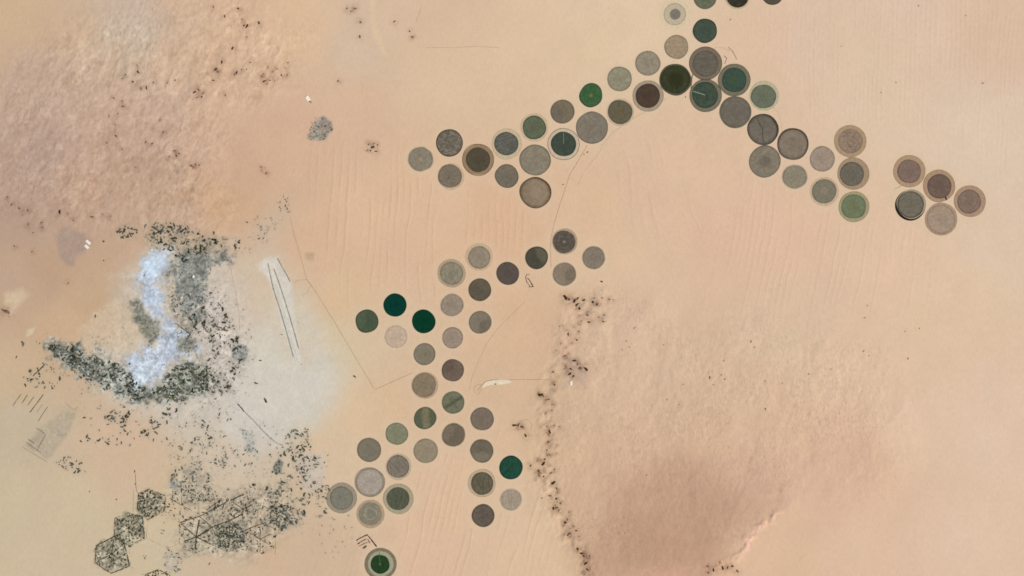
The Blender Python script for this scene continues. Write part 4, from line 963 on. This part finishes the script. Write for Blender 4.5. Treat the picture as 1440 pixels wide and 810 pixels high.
for (x0, y0), (x1, y1) in zip(SCARP[:-1], SCARP[1:]):
    for k in range(6):
        t_ = rs_.random(); fine_.append((x0 + (x1 - x0) * t_ + rs_.gauss(4, 7), y0 + (y1 - y0) * t_ + rs_.gauss(0, 3), rs_.uniform(.35, .85)))
rocks(fine_, 1, 2, [0, 1, 1], "very small brown rock among bigger ones on the plateau's western edge", "fine rubble on the plateau's western edge", 21)
for i, (x, y, r, mi, lab, grp, rot) in enumerate(ROCKS):
    o = bpy.data.objects.new('rock_outcrop', RK[(mi, i % 6)]); COL.objects.link(o)
    o.location = (wx(x), wy(y), hgt(x, y)); o.rotation_euler = (0, 0, rot); sc = r * S * 1.12
    o.scale = (sc, sc, sc * .9); tag(o, lab, 'rock', grp)

# hedges -----------------------------------------------------------
def hedge_geo(pts, w, step=.8, hgt_m=9, gap=.0, rs=random):
    P = []
    for (x0, y0), (x1, y1) in zip(pts[:-1], pts[1:]):
        n = max(1, int(math.hypot(x1 - x0, y1 - y0) / step))
        P += [(x0 + (x1 - x0) * k / n, y0 + (y1 - y0) * k / n) for k in range(n)]
    P.append(pts[-1]); V = []; Fc = []; prev = None
    for i, (x, y) in enumerate(P):
        a = P[max(0, i - 1)]; b = P[min(len(P) - 1, i + 1)]
        dx, dy = b[0] - a[0], b[1] - a[1]; L = math.hypot(dx, dy) or 1
        if rs.random() < gap: prev = None; continue
        ww = w * .5 * rs.uniform(.55, 1.35); oy = rs.uniform(-.15, .15) * w; k = len(V); z0 = hgt(x, y); hh = hgt_m * rs.uniform(.7, 1.2)
        for s, z in ((-1, -1), (-.75, .7), (0, 1), (.75, .7), (1, -1)):
            X, Y = x - dy / L * (s * ww + oy), y + dx / L * (s * ww + oy)
            V.append((wx(X), wy(Y), z0 + (hh * z if z > 0 else -1)))
        if prev is not None:
            for j in range(4): Fc.append((prev + j, k + j, k + j + 1, prev + j + 1))
        prev = k
    return V, Fc


def hedge(name, pts, w, mat, parent=None, gap=0.0, h=9):
    V, Fc = hedge_geo(pts, w, gap=gap, hgt_m=h)
    if parent is not None: V = [(a - parent.location.x, b - parent.location.y, c) for a, b, c in V]
    return link(name, mesh(name, V, Fc), mat, parent)


HD = leaf_mat('hedge_dark', (62, 62, 50)); HG = leaf_mat('hedge_grey', (112, 108, 92)); HB = leaf_mat('hedge_black', (26, 26, 20)); HP = leaf_mat('hedge_faint', (160, 144, 120))
for pts, w, mt, lab in [
 ([(254,735.5),(268,730),(283.7,724.8),(305,713),(318,706.5)], 1.2, HD, "upper long diagonal hedge running from the cleared hexagon toward the scrub"),
 ([(324,704),(334,699),(343,695)], 1.6, HD, "short thick diagonal hedge at the upper right end of the long one"),
 ([(279,754.4),(298.5,741.5),(312,736),(324.4,731.3),(341,723)], 1.4, HD, "middle diagonal hedge leading out of the star farm"),
 ([(344.8,746),(356,741),(369,736)], 1.2, HD, "lower short diagonal hedge right of the round planting"),
 ([(281,727),(290,734),(298.5,742),(303,752)], 1.0, HD, "short cross hedge linking the two long diagonal hedges"),
 ([(395,672),(395.5,684),(396,694)], .8, HG, "thin vertical hedge above the thicket"),
 ([(388,762),(388,772),(387,780)], .7, HP, "faint vertical hedge near the bottom of the scrubland"),
 ([(366,766),(366,778)], .6, HG, "thin short hedge below the round planting's right side"),
 ([(30,554),(24,562),(18,571)], .9, HG, "leftmost of the slanting hedge strips at the left"),
 ([(39,555),(35,561),(31,567)], 1.0, HG, "second slanting hedge strip from the left"),
 ([(48,557.5),(44,563),(39,570)], .9, HG, "third slanting hedge strip from the left"),
 ([(61,555),(52,567),(42,580)], 1.0, HD, "longest of the slanting hedge strips at the left"),
 ([(60,569),(56,574),(52,580)], .7, HP, "faintest of the slanting hedge strips at the left"),
 ([(67,572),(61,581),(54,592)], .9, HG, "rightmost of the slanting hedge strips at the left"),
 ([(51,602),(58,606),(64,611)], 1.0, HG, "hedge strip at the top of the gridded grey plot"),
 ([(40,618),(44,620.5),(48,623)], 1.3, HG, "short thick hedge strip inside the gridded grey plot"),
 ([(37,622),(47,629),(58,637)], .9, HG, "long middle hedge strip inside the gridded grey plot"),
 ([(32,629),(50,640),(67,650)], .9, HP, "outermost hedge strip along the foot of the gridded grey plot"),
 ([(64,612),(58,622),(52,634)], .8, HG, "cross hedge inside the gridded grey plot"),
 ([(262,478),(268,470),(258,463),(248,455)], 1.3, HD, "dark hedge along the salt flat's right shore"),
 ([(46,529),(56,520),(63,512)], 1.5, HD, "slanting hedge above the loose tufts at the far left"),
 ([(93,567),(99,573),(106,577),(109,572)], .8, HP, "faint hooked hedge between the striped farm and the grove"),
 ([(334,568),(339,573),(343,579)], 1.7, HD, "thick dark hedge at the head of the canal"),
 ([(418,452),(420,455)], .8, HP, "tiny hedge stub right of the runway"),
]:
    tag(hedge('hedge', pts, w, mt), lab, 'hedge', 'hedge rows of the lower left farms')

wb = link('windbreak', None); wb.location = (wx(515), wy(762), 0)
tag(wb, "black bracket-shaped windbreak above the lowest green circle", 'windbreak')
hedge('hedge', [(501,760),(508,756),(516.4,752)], 1.5, HB, wb)
hedge('hedge', [(516.4,752),(523,760),(529.6,769)], 1.6, HB, wb)
hedge('hedge', [(503,765),(509,761),(515,758)], 1.2, HB, wb)
hedge('hedge', [(505,768),(511,765),(517,762.5)], .9, HD, wb)
hedge('hedge', [(517,758),(520,764)], 1.0, HD, wb)

cp = link('walled_compound', None); cp.location = (wx(743), wy(394), 0)
tag(cp, "small dark-walled compound shaped like a bent loop below the dark olive circle", 'compound')
for pts, w in ([(739,390),(741,386),(744.5,385.5)], .9), ([(739,389),(740.5,396),(745,402)], 1.0), ([(742,391),(746,396),(749.5,402.5)], 1.5), ([(743.5,403.5),(750.5,403)], 1.1):
    hedge('wall', pts, w, HD, cp, h=5)


def ctr(poly): return (sum(p[0] for p in poly) / len(poly), sum(p[1] for p in poly) / len(poly))


def planting(poly, n, seed, parent, r=(.7, 1.9), mats=(0, 4)):
    rs = random.Random(seed)
    for mi in mats:
        V = []; Fc = []
        for x, y in scatter(poly, n // len(mats), 0, seed * 7 + mi):
            rr = rs.uniform(*r); rot = rs.uniform(0, 6.28); _, v0, f0 = CL[(mi, rs.randrange(7))]; b = len(V); ca, sa = math.cos(rot), math.sin(rot)
            V += [(wx(x) + rr * S * (ca * a - sa * c) - parent.location.x, wy(y) + rr * S * (sa * a + ca * c) - parent.location.y, hgt(x, y) + rr * S * .5 * z) for a, c, z in v0]
            Fc += [tuple(b + q for q in f) for f in f0]
        tag(link('tree_planting', mesh('tree_planting', V, Fc), LM[mi], parent), kind='stuff')


def hexfarm(poly, lab, n, seed, spokes=6, bw=.9, bm=HG, gap=.08, centre=None, spoke_w=.8):
    c = centre or ctr(poly); t = link('hexagonal_farm', None); t.location = (wx(c[0]), wy(c[1]), 0)
    tag(t, lab, 'farm', 'hexagonal farms'); rs = random.Random(seed)
    k = len(poly)
    for i in range(k):
        a, b = poly[i], poly[(i + 1) % k]; mid = ((a[0] + b[0]) / 2 + rs.uniform(-.6, .6), (a[1] + b[1]) / 2 + rs.uniform(-.6, .6))
        hedge('boundary_hedge', [a, mid, b], bw * rs.uniform(.7, 1.5), bm, t, gap)
    for i in range(spokes):
        a = poly[i % k]; f = rs.uniform(.5, .9)
        hedge('radial_hedge', [c, (c[0] + (a[0] - c[0]) * f, c[1] + (a[1] - c[1]) * f)], spoke_w * rs.uniform(.7, 1.4), HD, t, .05)
    if n: planting(poly, n, seed, t)
    return t


hexfarm(HEXFILL['A'], "densely planted hexagonal farm, uppermost of the dark three at lower left", 125, 1, 0, 1.0, HD, .15)
hexfarm(HEXFILL['B'], "densely planted hexagonal farm with a bluish dark core, middle of three", 95, 2, 6, 1.0, HD, .1)
hexfarm(HEXFILL['C'], "hexagonal farm with thick black left border, lowest of the dark three", 78, 3, 9, 1.4, HD, .02)
hexfarm([(253,735),(281,726.6),(298.5,743),(300,767),(274,778.5),(252,763.7)], "star farm with dark hedges radiating from one point", 45, 4, 12, .8, HG, .3, (276,755), 1.5)
hexfarm([(279,697),(298.5,689.6),(319,701),(318,716),(300,727),(281,724)], "faint hexagonal farm with a small dark star, above the upper diagonal hedge", 30, 5, 6, .5, HP, .3, (303,708), .9)
hexfarm([(222.6,801),(238,808),(244,826),(222,838),(204,826),(204,809)], "hexagonal farm cut by the bottom edge, only its pointed top showing", 60, 6, 3, 1.1, HD, .03)
hexfarm([(300,741),(324,731),(345,746),(343,768),(322,776),(300,767)], "hexagonal farm with a dense round planting, right of the star farm", 80, 7, 6, .7, HG, .2)
hexfarm([(319,701),(343,695),(364,707),(362,727),(341,735),(321,729)], "loosely planted hexagonal farm between the two long diagonal hedges", 46, 8, 6, .6, HG, .3)
hexfarm([(345,746),(366,737),(387,748),(386,770),(366,780),(344,769)], "faded hexagonal farm with speckled pale bushes below the short diagonal hedge", 44, 9, 5, .5, HP, .4)
hexfarm([(366,708),(388,700),(411,712),(412,734),(390,746),(367,736)], "hexagonal farm holding a dark thicket, at the right end of the hedges", 52, 10, 6, .6, HG, .3)
hexfarm([(234,698),(255,688),(278,699),(280,724),(254,734),(233,720)], "sparse hexagonal farm beside the uppermost dark one, with scattered bushes", 30, 11, 4, .7, HG, .3)
CAB = soil_c('farmhouse_roof', (120, 112, 100), var=.15)
for poly, c, lab in (([(207.8,734),(226,721),(253,735),(253,763.7),(237,771),(206,756)], (228.5,748), "cleared hexagonal plot with a small grey cluster in its middle, the upper one"),
                     ([(182,771),(206,757),(236,772),(240,788),(222.6,800.5),(200,808),(184,797)], (204,783), "cleared hexagonal plot with a small grey cluster in its middle, the lower one")):
    t = hexfarm(poly, lab, 0, int(c[0]), 0, .5, HP, .4, c); t.name = 'hexagonal_plot'
    for k in range(5):
        x, y = random.uniform(-2.6, 2.6) * S, random.uniform(-3, 3) * S; w, d, h = 14, 11, 6
        V = [(x + a * w, y + b * d, z) for z in (-1, h) for a, b in ((-1, -1), (1, -1), (1, 1), (-1, 1))] + [(x - w, y, h + 5), (x + w, y, h + 5)]
        link('farmhouse', mesh('farmhouse', V, [(0, 1, 5, 4), (1, 2, 6, 5), (2, 3, 7, 6), (3, 0, 4, 7), (4, 5, 9, 8), (6, 7, 8, 9), (5, 6, 9), (7, 4, 8)]), CAB, t)

# houses -------------------------------------------------------------
def house_mesh(seed, mat_w, mat_r):
    rs = random.Random(seed); bm = bmesh.new()
    def box(x0, y0, z0, x1, y1, z1, mi):
        v = [bm.verts.new(p) for p in ((x0,y0,z0),(x1,y0,z0),(x1,y1,z0),(x0,y1,z0),(x0,y0,z1),(x1,y0,z1),(x1,y1,z1),(x0,y1,z1))]
        for q in ((0,1,5,4),(1,2,6,5),(2,3,7,6),(3,0,4,7),(4,5,6,7)):
            f = bm.faces.new([v[i] for i in q]); f.material_index = mi
    w, d = rs.uniform(9, 15), rs.uniform(7, 11)
    box(-w, -d, -2, w, d, 6, 0); t = .8
    for a in ((-w, -d, w, -d + t), (-w, d - t, w, d), (-w, -d + t, -w + t, d - t), (w - t, -d + t, w, d - t)):
        box(a[0], a[1], 6.01, a[2], a[3], 7.2, 0)
    box(-w * .5, -d * .4, 6.02, -w * .5 + 5, -d * .4 + 5, 9, 1)
    box(w * .2, d * .1, 6.02, w * .2 + 3, d * .1 + 3, 8, 1)
    for k in range(4):
        xx = -w + (k + .5) * w / 2
        box(xx - 1, -d - .15, 2, xx + 1, -d - .01, 4.5, 2)
    me = bpy.data.meshes.new('town_house'); bm.to_mesh(me); bm.free()
    for m in (mat_w, mat_r, soil_c('dark_opening', (60, 54, 48))): me.materials.append(m)
    return me


HW = [soil_c('plaster_pale', (226, 214, 200), var=.06, scale=.2), soil_c('plaster_pink', (214, 194, 176), var=.08, scale=.2), soil_c('plaster_blue', (206, 214, 226), var=.05, scale=.2)]
HM = [house_mesh(i, HW[i % 2], HW[0]) for i in range(6)] + [house_mesh(i + 9, HW[2], HW[0]) for i in range(3)]


def houses(poly, n, ids, lab, grp, seed, clus=0):
    rs = random.Random(seed)
    for x, y in scatter(poly, n, clus, seed):
        o = bpy.data.objects.new('town_house', HM[rs.choice(ids)]); COL.objects.link(o)
        o.location = (wx(x), wy(y), hgt(x, y)); o.rotation_euler = (0, 0, R(35) + rs.choice((0, R(90))) + rs.uniform(-.1, .1))
        k = rs.uniform(.9, 1.5); o.scale = (k, k, 1); tag(o, lab, 'house', grp)


houses([(240,420),(262,412),(300,415),(322,455),(342,490),(322,545),(292,560),(278,520),(290,480),(262,450)], 130, range(6), "pale flat-roofed house among dark scrub east of the salt flat", "houses east of the salt flat", 51)
houses(BAND, 60, range(6), "small pale house half hidden in the grove band", "houses in the grove band", 52)
houses([(200,520),(230,500),(262,480),(250,510),(225,535),(205,545)], 30, (6,7,8), "bluish white house at the lower end of the salt flat", "houses at the salt flat's lower end", 53)


def hall(x, y, L, W, rot, lab, col=(246, 236, 214), name='white_hall'):
    t = link(name, None); t.location = (wx(x), wy(y), hgt(x, y) - 1); t.rotation_euler = (0, 0, R(rot)); tag(t, lab, 'building')
    l, w, h = L * S / 2, W * S / 2, 12
    link('wall', mesh('wall', [(a * l, b * w, z) for z in (0, h) for a, b in ((-1,-1),(1,-1),(1,1),(-1,1))], [(0,1,5,4),(1,2,6,5),(2,3,7,6),(3,0,4,7)]), soil_c('hall_wall', (190, 176, 156)), t)
    e = 2.5
    link('roof', mesh('roof', [(-l-e,-w-e,h),(l+e,-w-e,h),(l+e,w+e,h),(-l-e,w+e,h),(-l-e,0,h+6),(l+e,0,h+6)], [(0,1,5,4),(2,3,4,5),(1,2,5),(3,0,4)]), soil_c('hall_roof', col, var=.04), t)
    dv = [(l + .2, -4, 0), (l + .2, 4, 0), (l + .2, 4, 7), (l + .2, -4, 7)]
    link('door', mesh('door', dv, [(0, 1, 2, 3)]), soil_c('dark_opening', (60, 54, 48)), t)
    return t


hall(433, 138.6, 7, 4.6, -55, "bright cream oblong hall standing alone on sand above the grey patch")
o = bpy.data.objects.new('rock_outcrop', RK[(0, 2)]); COL.objects.link(o); o.location = (wx(436), wy(143), hgt(436, 143)); o.scale = (42, 26, 22); o.rotation_euler = (0, 0, R(-40))  # rock mesh added to supply the dark lower right side of the hall
tag(o, "dark shape added as the dark lower right side of the bright cream hall", 'rock')
hall(124, 340.6, 7.5, 3.6, -40, "upper of two white roofs by the lavender grey patch", (246, 226, 214))
hall(122, 347, 6.5, 3.4, -40, "lower of two white roofs by the lavender grey patch", (244, 230, 220))
hall(272, 389, 3.4, 2.2, 80, "tiny white hall alone on the grey flat", (240, 240, 232))
hall(803, 539, 6, 3.2, 88, "white hall beside dark rocks on the plateau's western edge", (236, 226, 214))
hall(697, 540.2, 2, 1.2, 0, "small grey shed on the pale airstrip", (120, 110, 96), 'airstrip_shed')

# ------------------------------------------------------------------ ground tint: browner and darker around rocks, greyer around clumps
rock_tint = np.zeros(GX.shape); clump_tint = np.zeros(GX.shape)
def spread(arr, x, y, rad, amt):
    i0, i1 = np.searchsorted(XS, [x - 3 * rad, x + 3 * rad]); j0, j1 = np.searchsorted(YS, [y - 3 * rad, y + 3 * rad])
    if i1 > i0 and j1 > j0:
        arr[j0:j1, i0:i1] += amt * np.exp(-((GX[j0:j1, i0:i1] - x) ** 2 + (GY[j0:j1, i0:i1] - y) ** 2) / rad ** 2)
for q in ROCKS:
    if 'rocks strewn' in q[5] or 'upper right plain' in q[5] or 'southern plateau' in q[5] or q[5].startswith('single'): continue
    spread(rock_tint, q[0] + random.uniform(-2, 2), q[1] + random.uniform(-2, 2), 2.2 + 2.2 * q[2], .5)
for q in CLUMPS: spread(clump_tint, q[0], q[1], 1.5 + 1.5 * q[2], .30)
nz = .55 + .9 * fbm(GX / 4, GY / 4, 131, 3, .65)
rock_tint = np.clip(rock_tint * nz, 0, .75)[..., None]; clump_tint = np.clip(clump_tint * nz, 0, .6)[..., None]
RGB = RGB * (1 - .34 * rock_tint * np.array([.8, .95, 1.0]))
RGB = RGB * (1 - .5 * clump_tint) + np.array([150, 146, 132]) * .5 * clump_tint
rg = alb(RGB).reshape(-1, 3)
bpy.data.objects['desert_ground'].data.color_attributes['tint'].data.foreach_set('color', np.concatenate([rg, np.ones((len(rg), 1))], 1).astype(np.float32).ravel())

# ------------------------------------------------------------------ sky, sun, camera
w = bpy.data.worlds.new('World'); scene.world = w; w.use_nodes = True
sk = w.node_tree.nodes.new('ShaderNodeTexSky'); sk.sky_type = 'NISHITA'; sk.sun_disc = False
sk.sun_elevation = R(SUN_EL); sk.sun_rotation = R(SUN_AZ)
bg = w.node_tree.nodes['Background']; bg.inputs['Strength'].default_value = .07
w.node_tree.links.new(sk.outputs[0], bg.inputs['Color'])
sl = bpy.data.lights.new('sun', 'SUN'); sl.energy = 4.0; sl.angle = R(.5); sl.color = (1, .95, .88)
so = bpy.data.objects.new('sun', sl); COL.objects.link(so); so.location = (0, 0, 9000)
d = Vector((math.sin(R(SUN_AZ)) * math.cos(R(SUN_EL)), math.cos(R(SUN_AZ)) * math.cos(R(SUN_EL)), math.sin(R(SUN_EL))))
so.rotation_euler = d.to_track_quat('Z', 'Y').to_euler()

cam = bpy.data.cameras.new('camera'); co = bpy.data.objects.new('camera', cam); COL.objects.link(co)
cam.sensor_width = 36; cam.lens = 36 * 60000 / (1440 * S); cam.clip_start = 100; cam.clip_end = 600000
co.location = (0, 0, 60000); co.rotation_euler = (0, 0, 0)
scene.camera = co
scene.cycles.filter_width = 1.7
vs = scene.view_settings
vs.view_transform = 'Standard'; vs.look = 'None'; vs.gamma = 1; vs.use_curve_mapping = False; vs.exposure = EXPO
